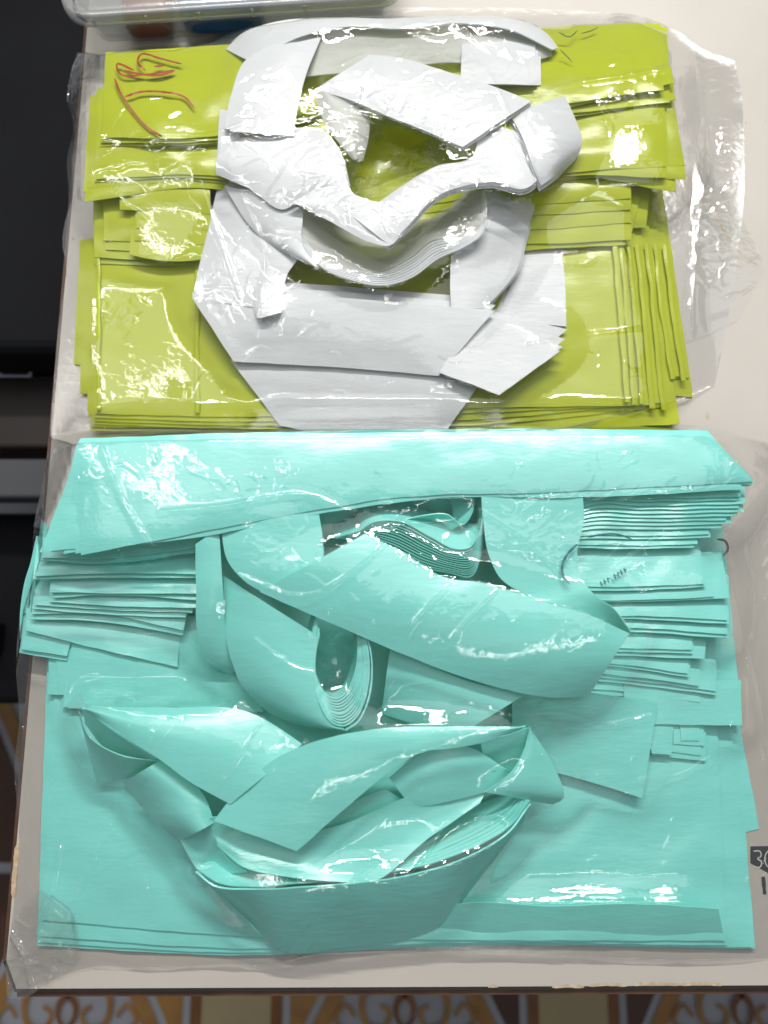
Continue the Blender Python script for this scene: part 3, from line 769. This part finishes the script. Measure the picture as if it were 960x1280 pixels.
strap('teal strap flap falling from the top flap onto the big roll', [(276, 654, 38), (284, 700, 38), (308, 728, 38), (345, 748, 37)], [(398, 638, 40), (404, 680, 40), (404, 705, 40), (394, 722, 40)], 38, TEAL, bow=2, **tk)
# big roll
e = empty('strap', 430, 850, 0); tag(e, 'thick teal roll of strap showing a dozen nested edges', 'strap', GS)
for k in range(12):
    f = k / 11
    U = [(428 - 9 * f + (36 - 8 * f) * math.cos(math.radians(a)), 838 - 30 * f + (74 - 10 * f) * math.sin(math.radians(a))) for a in (215, 195, 170, 140, 110, 85, 60, 35, 8, -20, -45)]
    if k == 0:
        B = [(279, 720), (282, 790), (288, 822), (302, 856), (340, 893), (380, 907), (424, 913)]
        B = [(x, y, z_) for (x, y), z_ in zip(B, (30, 29, 28, 26, 23, 24, 30))]
        sheet('strap_layer', [(x, y, 37) for x, y in U[:6]], B, 37, TEAL, e, t=0.8, wav=0.3, bow=4, cell=4)
        sheet('strap_layer', U[5:], [(x - 4, y - 5) for x, y in U[5:]], 37, TEAL, e, zb=24, t=0.9, wav=0.1, edge=0.3, cell=4)
    else:
        B = [(x - 5, y - 6) for x, y in U]
        sheet('strap_layer', U, B, 37 - 0.25 * k, TEAL, e, zb=24, t=0.9, wav=0.1, edge=0.3, cell=4)
strap('teal strap piece drooping below the broad diagonal strap', [(488, 806, 32), (520, 822, 33), (580, 850, 34), (656, 868, 32)], [(477, 892, 22), (510, 903, 25), (545, 916, 26), (576, 918, 28)], 30, TEAL, bow=4, **tk)
strap('back part of the drooping teal strap in deep shade', [(476, 892, 18), (500, 905, 17), (540, 920, 17)], [(500, 880, 22), (530, 900, 22), (570, 912, 22)], 20, TEAL, **tk)
strap('broad teal strap running diagonally across the middle of the lower bag', [(456, 667, 42), (500, 688, 43), (556, 722, 44), (600, 728, 45), (650, 742, 46), (700, 758, 47), (740, 770, 47), (787, 792, 45)],
      [(324, 740, 38), (400, 773, 39), (500, 816, 40), (580, 847, 39), (650, 866, 38), (690, 872, 36), (736, 870, 33)], 42, TEAL, bow=4.5, **tk, t=0.9)
# lower tangle
strap('front teal strap wrapping the bottom of the tangle, shaded', [(244, 1090, 28), (268, 1108, 30), (310, 1112, 32), (400, 1108, 33), (500, 1097, 33), (580, 1074, 32), (635, 1042, 31), (664, 1005, 29)],
      [(268, 1112, 14), (310, 1150, 10), (352, 1190, 8), (430, 1184, 8), (500, 1176, 8), (548, 1158, 9), (600, 1098, 12), (655, 1026, 18)], 20, TEAL, bow=1.5, **tk, t=0.9)
e = empty('strap', 450, 1080, 0); tag(e, 'inner teal strap layers sweeping inside the front loop of the tangle', 'strap', GS)
for k in range(5):
    f = k / 4
    A = [(246 + 6*f, 1086 - 6*f), (272 + 6*f, 1103 - 5*f), (310 + 4*f, 1108 - 5 * f), (350, 1106 - 7 * f), (420, 1098 - 8 * f), (520, 1084 - 14 * f), (590, 1060 - 22 * f), (640 - 12 * f, 1030 - 14 * f), (662 - 14 * f, 1000 - 4*f)]
    B = [(300, 1060), (330, 1070), (360, 1070), (400, 1066), (460, 1060), (520, 1040), (560, 1020), (600, 1005), (625, 995)]
    sheet('strap_layer', A, B, 27.5 - 1.0 * k, TEAL, e, zb=12 - k, t=0.7, wav=0.3, cell=5)
strap('teal strap band crossing the middle of the tangle from left to right', [(262, 1022, 30), (300, 1020, 24), (370, 1040, 24), (430, 1030, 26), (500, 1000, 28), (560, 980, 28), (620, 962, 28)],
      [(272, 1058, 28), (305, 1084, 28), (360, 1096, 29), (420, 1102, 29), (468, 1102, 29), (530, 1052, 28), (600, 1004, 26)], 27, TEAL, bow=-3, **tk)
strap('teal strap side dropping from the curled end into the front loop', [(222, 1046, 20), (236, 1070, 20), (252, 1096, 22)], [(264, 1030, 28), (276, 1064, 27), (310, 1090, 26)], 24, TEAL, bow=-3, **tk)
strap('curled teal strap end shaped like a half tube at the left of the tangle', [(154, 978, 18), (176, 1008, 18), (204, 1036, 20), (228, 1050, 20)], [(204, 948, 26), (236, 972, 27), (258, 1000, 28), (268, 1028, 28)], 24, TEAL, bow=9, **tk, t=0.9)
strap('right turning loop of teal strap closing the tangle', [(661, 908, 32), (656, 935, 32), (638, 966, 32), (606, 990, 31)], [(662, 909, 31), (688, 950, 28), (704, 998, 24), (690, 1006, 20)], 30, TEAL, bow=2, **tk)
strap('dark inner side of the right turning loop', [(600, 925, 26), (630, 920, 29), (660, 910, 31)], [(612, 985, 16), (640, 965, 20), (656, 935, 27)], 22, TEAL, **tk)
strap('short teal strap tucked under the centre of the tangle', [(486, 972, 28), (520, 945, 31), (556, 930, 32), (590, 935, 30), (628, 958, 26)], [(516, 1011, 26), (560, 1002, 27), (600, 992, 26), (626, 984, 24), (640, 966, 22)], 28, TEAL, bow=2, **tk)
strap('shaded teal strap peeping out below the centre diagonal strap', [(380, 1060, 22), (430, 1010, 24), (480, 985, 25)], [(396, 1066, 20), (460, 1040, 21), (515, 1008, 22)], 22, TEAL, **tk)
strap('wide teal strap slanting through the centre of the tangle', [(267, 1026, 33), (300, 985, 34), (345, 948, 36), (400, 925, 37), (480, 910, 37), (560, 908, 37), (656, 908, 35)],
      [(371, 1064, 32), (430, 1012, 34), (486, 966, 36), (528, 940, 38), (560, 936, 37), (596, 930, 36), (658, 909, 34)], 35, TEAL, bow=1.5, **tk, t=0.9)
strap('dark inner side of the left loop of the tangle', [(104, 886, 28), (140, 914, 30), (196, 949, 31)], [(106, 905, 14), (130, 934, 14), (170, 950, 16)], 22, TEAL, **tk)
strap('underside of the left loop, pointing to lower left', [(98, 890, 27), (112, 922, 26), (150, 944, 26), (200, 952, 27)], [(121, 979, 12), (145, 976, 12), (170, 968, 13), (200, 954, 18)], 20, TEAL, bow=1.0, **tk)
strap('smooth teal strap lying across the left of the tangle with a folded upper edge', [(102, 884, 29), (160, 884, 29), (230, 884, 30), (296, 886, 30), (332, 900, 30), (378, 930, 30)],
      [(103, 886, 30), (150, 916, 33), (200, 950, 35), (245, 982, 35), (288, 1005, 34)], 32, TEAL, bow=4, **tk, t=0.9)

# ------------------------------------------------------------------ clear film laid over everything
allV = np.vstack(BV); allF = np.vstack(BF)
bvh = BVHTree.FromPolygons(allV.tolist(), allF.tolist())
S = 6
gx = np.arange(-60, 1100, S); gy = np.arange(-60, 1340, S)
Z = np.zeros((len(gy), len(gx)))
C = Vector((0, 0, H))
for j, py in enumerate(gy):
    pts = W(gx, np.full(len(gx), py), 0)
    for i in range(len(gx)):
        dvec = (Vector(pts[i]) - C).normalized()
        hit = bvh.ray_cast(C, dvec)
        if hit[0] is not None: Z[j, i] = hit[0].z / MM


def maxf(Z, r):
    out = Z.copy()
    for dy in range(-r, r + 1):
        for dx in range(-r, r + 1):
            if dx*dx + dy*dy <= r*r + 0.5: out = np.maximum(out, np.roll(np.roll(Z, dy, 0), dx, 1))
    return out


def blur(Z, r):
    k = np.hanning(2 * r + 3)[1:-1]; k /= k.sum()
    Z = np.apply_along_axis(lambda a: np.convolve(np.pad(a, r, 'edge'), k, 'valid'), 0, Z)
    return np.apply_along_axis(lambda a: np.convolve(np.pad(a, r, 'edge'), k, 'valid'), 1, Z)


ZF = np.maximum(blur(maxf(Z, 3), 4), maxf(Z, 1) * 0 + blur(maxf(Z, 2), 1))


def bil(Z, x, y):
    fx = np.clip((x - gx[0]) / S, 0, len(gx) - 1.001); fy_ = np.clip((y - gy[0]) / S, 0, len(gy) - 1.001)
    i = fx.astype(int); j = fy_.astype(int); u = fx - i; v = fy_ - j
    return (Z[j, i] * (1-u) + Z[j, i+1] * u) * (1-v) + (Z[j+1, i] * (1-u) + Z[j+1, i+1] * u) * v


def segdist(x, y, pts):
    d = np.full(x.shape, 1e9)
    for i in range(len(pts) - 1):
        (x0, y0), (x1, y1) = pts[i][:2], pts[i+1][:2]
        L2 = (x1-x0)**2 + (y1-y0)**2 + 1e-9
        t = np.clip(((x-x0)*(x1-x0) + (y-y0)*(y1-y0)) / L2, 0, 1)
        d = np.minimum(d, np.hypot(x - x0 - t*(x1-x0), y - y0 - t*(y1-y0)))
    return d


def crumple(x, y, blobs, seed, base=0.12):
    amp = np.full(x.shape, base)
    for cx, cy, rx, ry, a in blobs:
        amp = np.maximum(amp, a * np.exp(-(((x - cx) / rx) ** 2 + ((y - cy) / ry) ** 2) ** 1.5))
    amp = np.minimum(amp, 1.15) * np.clip(0.55 + 1.3 * perlin(x / 55, y / 55, seed + 20), 0.05, 1.6)
    wx = x + 16 * perlin(x / 48, y / 48, seed) + 6 * perlin(x / 17, y / 17, seed + 1)
    wy = y + 16 * perlin(x / 48 + 7, y / 48, seed + 2) + 6 * perlin(x / 17 + 5, y / 17, seed + 3)
    # creases run mostly from lower left to upper right
    a = math.radians(-28); rx_ = wx * math.cos(a) - wy * math.sin(a); ry_ = wx * math.sin(a) + wy * math.cos(a)
    h = 0
    for lam, am, sd, lo in ((56, 1.7, 5, 0.5), (30, 1.1, 6, 0.25), (16, 0.55, 7, 0.1)):
        n = perlin(rx_ / (lam * 1.5), ry_ / lam, seed + sd)
        h = h + am * (0.22 * np.exp(-np.abs(n) * 11) + lo * 0.45 * n)
    return h * amp, amp


def stamp_map(blobs, seed, dens, lines=()):
    rs = np.random.RandomState(seed)
    q = 1.5; ox, oy = -60.0, -60.0
    M = np.zeros((int(1400 / q), int(1160 / q)))

    def stampline(pts, wd, hh):
        c = spline(pts, max(8, int(sum(math.dist(pts[i], pts[i+1]) for i in range(len(pts)-1)) / 1.2)))
        n = len(c); R_ = int(3.2 * wd / q) + 1
        yy, xx = np.mgrid[-R_:R_ + 1, -R_:R_ + 1]
        for i, (x, y) in enumerate(c[:, :2]):
            e = min(1, min(i, n - 1 - i) / (0.3 * n))
            gx_, gy_ = (x - ox) / q, (y - oy) / q
            ix, iy = int(gx_), int(gy_)
            if ix < R_ + 1 or iy < R_ + 1 or ix >= M.shape[1] - R_ - 1 or iy >= M.shape[0] - R_ - 1: continue
            dd = np.hypot(xx + ix - gx_, yy + iy - gy_) * q
            v = hh * e * np.exp(-(dd / wd) ** 1.2)
            sub = M[iy - R_:iy + R_ + 1, ix - R_:ix + R_ + 1]
            np.maximum(sub, v, out=sub)
    for cx, cy, rx, ry, a in blobs:
        n = int(dens * a * rx * ry / 420)
        for _ in range(n):
            x = cx + rs.normal(0, 0.45) * rx; y = cy + rs.normal(0, 0.45) * ry
            ang_ = math.radians(rs.choice([25, 25, 40, -20, -65]) + rs.normal(0, 22)); L = rs.uniform(10, 60) * (0.6 + 0.5 * a) if a < 2 else rs.uniform(8, 34)
            cv = rs.normal(0, 0.9)
            pts = []
            for t in np.linspace(-0.5, 0.5, 6):
                aa = ang_ + cv * t
                pts.append((x + L * t * math.cos(aa) + rs.normal(0, 1.2), y - L * t * math.sin(aa) + rs.normal(0, 1.2)))
            stampline(pts, rs.uniform(1.3, 2.8) * (1.0 if a < 2 else 0.9), rs.uniform(0.3, 0.95) * min(1.5, 0.5 + a * 0.6))
    for pts, wd, hh in lines: stampline(pts, wd, hh)

    def f(x, y):
        fx = np.clip((x - ox) / q, 0, M.shape[1] - 1.01); fy_ = np.clip((y - oy) / q, 0, M.shape[0] - 1.01)
        i = fx.astype(int); j = fy_.astype(int); u = fx - i; v = fy_ - j
        return (M[j, i] * (1-u) + M[j, i+1] * u) * (1-v) + (M[j+1, i] * (1-u) + M[j+1, i+1] * u) * v
    return f


def coons(top, right, bottom, left, nu, nv):
    """top,bottom left->right; left,right top->bottom"""
    T = spline(top, nu); B = spline(bottom, nu); L = spline(left, nv); R = spline(right, nv)
    u = np.linspace(0, 1, nu)[None, :, None]; v = np.linspace(0, 1, nv)[:, None, None]
    G = (1-v) * T[None] + v * B[None] + (1-u) * L[:, None] + u * R[:, None] - ((1-u)*(1-v)*T[0] + u*(1-v)*T[-1] + (1-u)*v*B[0] + u*v*B[-1])
    return G


def film(name, sides, blobs, creases, seed, parent, mat, base=0.12, nu=460, nv=300, gap=1.2, limit=None, floorz=0.8, slope=4.0, back=False, dens=2.2):
    G = coons(*sides, nu, nv)
    x, y = G[..., 0], G[..., 1]
    outl = list(sides[0]) + list(sides[1])[1:] + list(sides[2])[::-1][1:] + list(sides[3])[::-1][1:]
    dist = segdist(x, y, outl)
    smap = stamp_map(blobs, seed, dens)
    def height(x, y, dist):
        z0 = bil(ZF, x, y)
        h, amp = crumple(x, y, blobs, seed, base)
        h = h + smap(x, y)
        for c in creases:
            pts, wd, hh = c
            p2 = spline(pts, 26)
            dd = segdist(x, y, p2) + 1.4 * perlin(x / 14, y / 14, seed + 33)
            dd = np.abs(dd)
            h = h + hh * np.exp(-(dd / wd) ** 1.3)
        z = z0 + gap + h + 1.0 * (perlin(x / 70, y / 70, seed + 40))
        cap = floorz + dist * slope + h * np.clip(dist / 14, 0, 1)
        z = np.minimum(z, cap)
        return np.maximum(z, floorz + 0.3 * h)
    z = height(x, y, dist)
    if limit is not None: z = limit(x, y, z)
    P = W(x, y, z)
    n, m = x.shape
    idx = np.arange(n * m).reshape(n, m)
    F = np.stack([idx[1:, :-1].ravel(), idx[1:, 1:].ravel(), idx[:-1, 1:].ravel(), idx[:-1, :-1].ravel()], 1)
    V = P.reshape(-1, 3)
    # lower film of the bag, flat on the table, joined along the outline
    k = 10
    xs = x[::k, ::k]; ys = y[::k, ::k]
    o = link(name, V, F.tolist(), mat, parent, [True] * len(F))
    if back:
        Gb = coons(*sides, 60, 50)
        xb, yb = Gb[..., 0], Gb[..., 1]
        Pb = W(xb, yb, np.where(segdist(xb, yb, outl) < 1, floorz, 0.12)); nb, mb = xb.shape; ib = np.arange(nb * mb).reshape(nb, mb)
        Fb = np.stack([ib[1:, :-1].ravel(), ib[1:, 1:].ravel(), ib[:-1, 1:].ravel(), ib[:-1, :-1].ravel()], 1)
        link('back_film', Pb.reshape(-1, 3), Fb.tolist(), FBACK, parent, [True] * len(Fb))
    fn = lambda xx, yy: height(np.asarray(xx, float), np.asarray(yy, float), segdist(np.asarray(xx, float), np.asarray(yy, float), outl))
    return o, fn


# upper bag
b1 = empty('clear_bag', 480, 300, 0)
tag(b1, 'crumpled clear plastic bag over the yellow-green aprons and white straps', 'bag')
sides1 = ([(97, 66), (150, 58), (215, 56), (262, 46), (310, 26), (380, 14), (460, 10), (560, 10), (660, 11), (740, 15), (800, 20), (845, 38), (880, 62), (918, 76)],
          [(918, 76), (926, 110), (930, 180), (930, 240), (922, 320), (910, 400), (900, 450), (893, 482)],
          [(62, 545), (120, 546), (300, 548), (500, 548), (700, 547), (800, 520), (893, 482)],
          [(97, 66), (90, 85), (84, 130), (92, 150), (84, 200), (86, 250), (78, 300), (82, 340), (74, 400), (68, 470), (62, 545)])
blobs1 = [(560, 120, 130, 90, 1.9), (430, 200, 140, 80, 1.9), (310, 330, 90, 120, 0.9), (330, 120, 80, 60, 0.8), (180, 210, 110, 45, 0.85), (200, 115, 110, 60, 0.55), (720, 130, 110, 40, 1.3),
          (540, 250, 120, 60, 1.5), (100, 110, 30, 70, 1.4), (500, 30, 200, 20, 1.2), (180, 380, 70, 30, 0.35), (850, 100, 60, 60, 0.7), (890, 220, 40, 130, 0.8), (90, 350, 25, 180, 0.5), (480, 500, 120, 40, 0.25), (430, 420, 110, 60, 0.25), (780, 90, 90, 60, 0.7), (240, 500, 120, 30, 0.3), (760, 470, 110, 50, 0.35)]
cr1 = [([(120, 200), (190, 170), (260, 168), (300, 155)], 2.5, 1.3), ([(640, 150), (700, 110), (780, 95), (870, 80), (918, 76)], 2.6, 1.8),
       ([(880, 160), (878, 230), (872, 300), (868, 360)], 3.0, 1.5), ([(300, 240), (330, 320), (318, 420)], 2.4, 1.6), ([(660, 430), (760, 415), (860, 405), (930, 385)], 1.8, 1.3),
       ([(610, 90), (640, 150), (672, 230)], 2.0, 1.6), ([(250, 230), (275, 300), (300, 370)], 2.2, 1.5), ([(430, 250), (520, 215), (610, 200)], 2, 1.4), ([(560, 530), (620, 528), (660, 520)], 2, 1.2),
       ([(840, 495), (800, 510), (740, 540)], 1.5, 1.2)]
o1, fz1 = film('film', sides1, blobs1, cr1, 11, b1, FILM, nu=620, nv=380, back=True)
LF = lambda x, y: fz1(x, y) + 0.12
for p in ([(168, 88), (146, 80), (150, 92), (185, 93), (218, 88), (200, 94), (172, 92), (155, 88)], [(182, 88), (172, 78), (176, 68), (200, 73), (215, 77), (228, 80)],
          [(143, 98), (150, 115), (165, 138), (185, 160), (203, 171)], [(156, 121), (175, 115), (205, 115), (230, 121), (243, 135)], [(192, 83), (206, 82)]):
    stroke('marker_scribble', p, 2.6, LF, INKR, b1)
for p in ([(698, 40), (712, 46), (722, 38)], [(726, 42), (740, 38), (748, 34)], [(700, 62), (708, 70), (716, 78)]):
    stroke('faint_print', p, 1.3, LF, INKD, b1)
# loose mouth of the upper bag to the right
fl = [(905, 250, 1), (958, 330, 2), (952, 345, 2), (925, 398, 3), (862, 412, 2)]
o3, _ = film('bag_mouth', ([(868, 200), (905, 235), (935, 285), (957, 332)], [(957, 332), (946, 355), (932, 380), (922, 400)], [(850, 430), (880, 420), (900, 410), (922, 400)], [(868, 200), (862, 280), (856, 360), (850, 430)]),
             [(890, 320, 40, 80, 1.2)], [([(868, 300), (866, 360), (866, 420)], 2, 1.2)], 61, b1, FILM2, nu=60, nv=80, floorz=1.6, slope=0.05)
o4, _ = film('film_fold', ([(868, 205), (880, 185), (895, 205)], [(895, 205), (892, 250), (884, 305)], [(870, 306), (877, 307), (884, 305)], [(868, 205), (866, 250), (870, 306)]),
             [(880, 250, 30, 60, 1.0)], [], 62, b1, FILM2, nu=24, nv=60, floorz=3)

# lower bag
b2 = empty('clear_bag', 480, 900, 0)
tag(b2, 'large clear plastic bag over the teal aprons and straps, crumpled corner at lower left', 'bag')
sides2 = ([(64, 548), (110, 541), (200, 538), (400, 535), (600, 531), (800, 531), (880, 533), (930, 545), (985, 560)],
          [(985, 560), (990, 700), (985, 850), (990, 1000), (988, 1100), (985, 1197)],
          [(8, 1246), (60, 1226), (118, 1208), (180, 1210), (280, 1206), (345, 1207), (400, 1196), (480, 1192), (560, 1193), (700, 1196), (850, 1201), (985, 1197)],
          [(64, 548), (52, 610), (42, 660), (40, 700), (26, 760), (20, 830), (24, 900), (18, 960), (24, 1040), (20, 1100), (14, 1160), (8, 1200), (8, 1246)])
blobs2 = [(520, 760, 200, 60, 0.35), (300, 950, 160, 60, 0.25), (560, 960, 120, 60, 0.3), (800, 1000, 120, 120, 0.2), (150, 1050, 80, 120, 0.35), (300, 600, 180, 30, 0.45), (330, 690, 90, 45, 0.7), (560, 680, 110, 45, 0.6), (680, 660, 70, 50, 0.9), (780, 640, 140, 60, 1.0), (760, 700, 60, 30, 1.1), (100, 600, 60, 60, 0.7), (915, 620, 40, 60, 0.9),
          (420, 800, 60, 50, 0.5), (340, 820, 60, 60, 0.25), (35, 1200, 40, 55, 4.0), (40, 1110, 35, 60, 2.4), (25, 980, 14, 110, 1.5), (962, 1110, 25, 80, 2.0), (700, 570, 250, 30, 0.3), (150, 810, 100, 30, 0.35), (940, 560, 60, 30, 1.0),
          (740, 1196, 60, 9, 2.6), (250, 1204, 200, 8, 2.4), (380, 1194, 50, 14, 2.4), (560, 1192, 200, 6, 2.0), (950, 800, 40, 220, 0.55), (40, 950, 20, 200, 0.5)]
cr2 = [([(128, 560), (150, 620), (185, 680), (225, 740)], 2.6, 1.6), ([(390, 900 - 20), (420, 840), (480, 810), (520, 775), (560, 735), (600, 715)], 2.2, 1.7), ([(300, 720), (380, 745), (460, 700), (520, 640)], 2.2, 1.5),
       ([(200, 640), (280, 632), (380, 618), (440, 640)], 2.5, 1.3), ([(905, 690), (925, 780), (940, 850), (958, 960)], 1.8, 1.6), ([(600, 640), (660, 680), (700, 720)], 2, 1.3),
       ([(60, 1170), (110, 1080), (150, 1000), (215, 900)], 3.0, 1.3), ([(350, 1195), (400, 1140), (470, 1080)], 3.2, 1.2), ([(640, 895), (700, 890), (760, 905), (815, 895)], 1.8, 1.2), ([(800, 975), (850, 968), (890, 945)], 1.8, 1.2),
       ([(620, 740), (560, 800), (490, 860)], 1.8, 1.2), ([(320, 800), (370, 835), (430, 845)], 2, 1.0), ([(100, 1100), (250, 1000), (330, 900)], 1.8, 0.9), ([(80, 880), (95, 850), (120, 845)], 1.8, 1.2),
       ([(15, 1165), (60, 1120), (75, 1060)], 2, 1.3), ([(450, 1150), (520, 1085), (560, 1030)], 2.5, 0.8)]
o2, fz2 = film('film', sides2, blobs2, cr2, 31, b2, FILM, base=0.05, nu=640, nv=480, gap=1.4, back=True, dens=2.4)
LF2 = lambda x, y: fz2(x, y) + 0.12
o5, _ = film('film_corner', ([(14, 1160), (30, 1130), (50, 1110)], [(50, 1110), (90, 1140), (95, 1200), (58, 1228)], [(10, 1248), (35, 1246), (58, 1228)], [(14, 1160), (7, 1200), (10, 1248)]),
             [(40, 1190, 60, 60, 3.5)], [([(10, 1165), (30, 1200), (40, 1240)], 4, 4.5), ([(85, 1150), (50, 1185), (12, 1200)], 4, 4.0), ([(70, 1215), (40, 1205), (14, 1235)], 3, 3.5), ([(60, 1120), (45, 1160), (60, 1225)], 3.5, 4.0), ([(20, 1150), (50, 1170), (90, 1195)], 3, 3.0)], 71, b2, FILM2, nu=110, nv=140, floorz=3, dens=3)
# stamp on the film: a broken ring with a short line of letters
stroke('stamp_ring', [(722, 680), (710, 692), (703, 706), (704, 720), (712, 730)], 3.0, LF2, INKB, b2)
stroke('stamp_ring', [(735, 672), (752, 668), (772, 668), (790, 674)], 2.0, LF2, INKB, b2)
stroke('stamp_ring', [(896, 674), (906, 676), (910, 686), (904, 695)], 3.2, LF2, simple('grey_print', (0.12, 0.11, 0.12), 0.5), b2)
for i in range(8):
    x = 752 + i * 4.2; y = 730 - i * 2.4
    if i == 3: continue
    stroke('stamp_letter', [(x - 1.5, y - 3), (x + 0.5, y + 3)], 1.8, LF2, INKB, b2, n=5, taper=False)
    stroke('stamp_letter', [(x - 1.5, y - (i % 3) + 1), (x + 2.2, y - 1.2 - (i % 3) + 1)], 1.4, LF2, INKB, b2, n=5, taper=False)
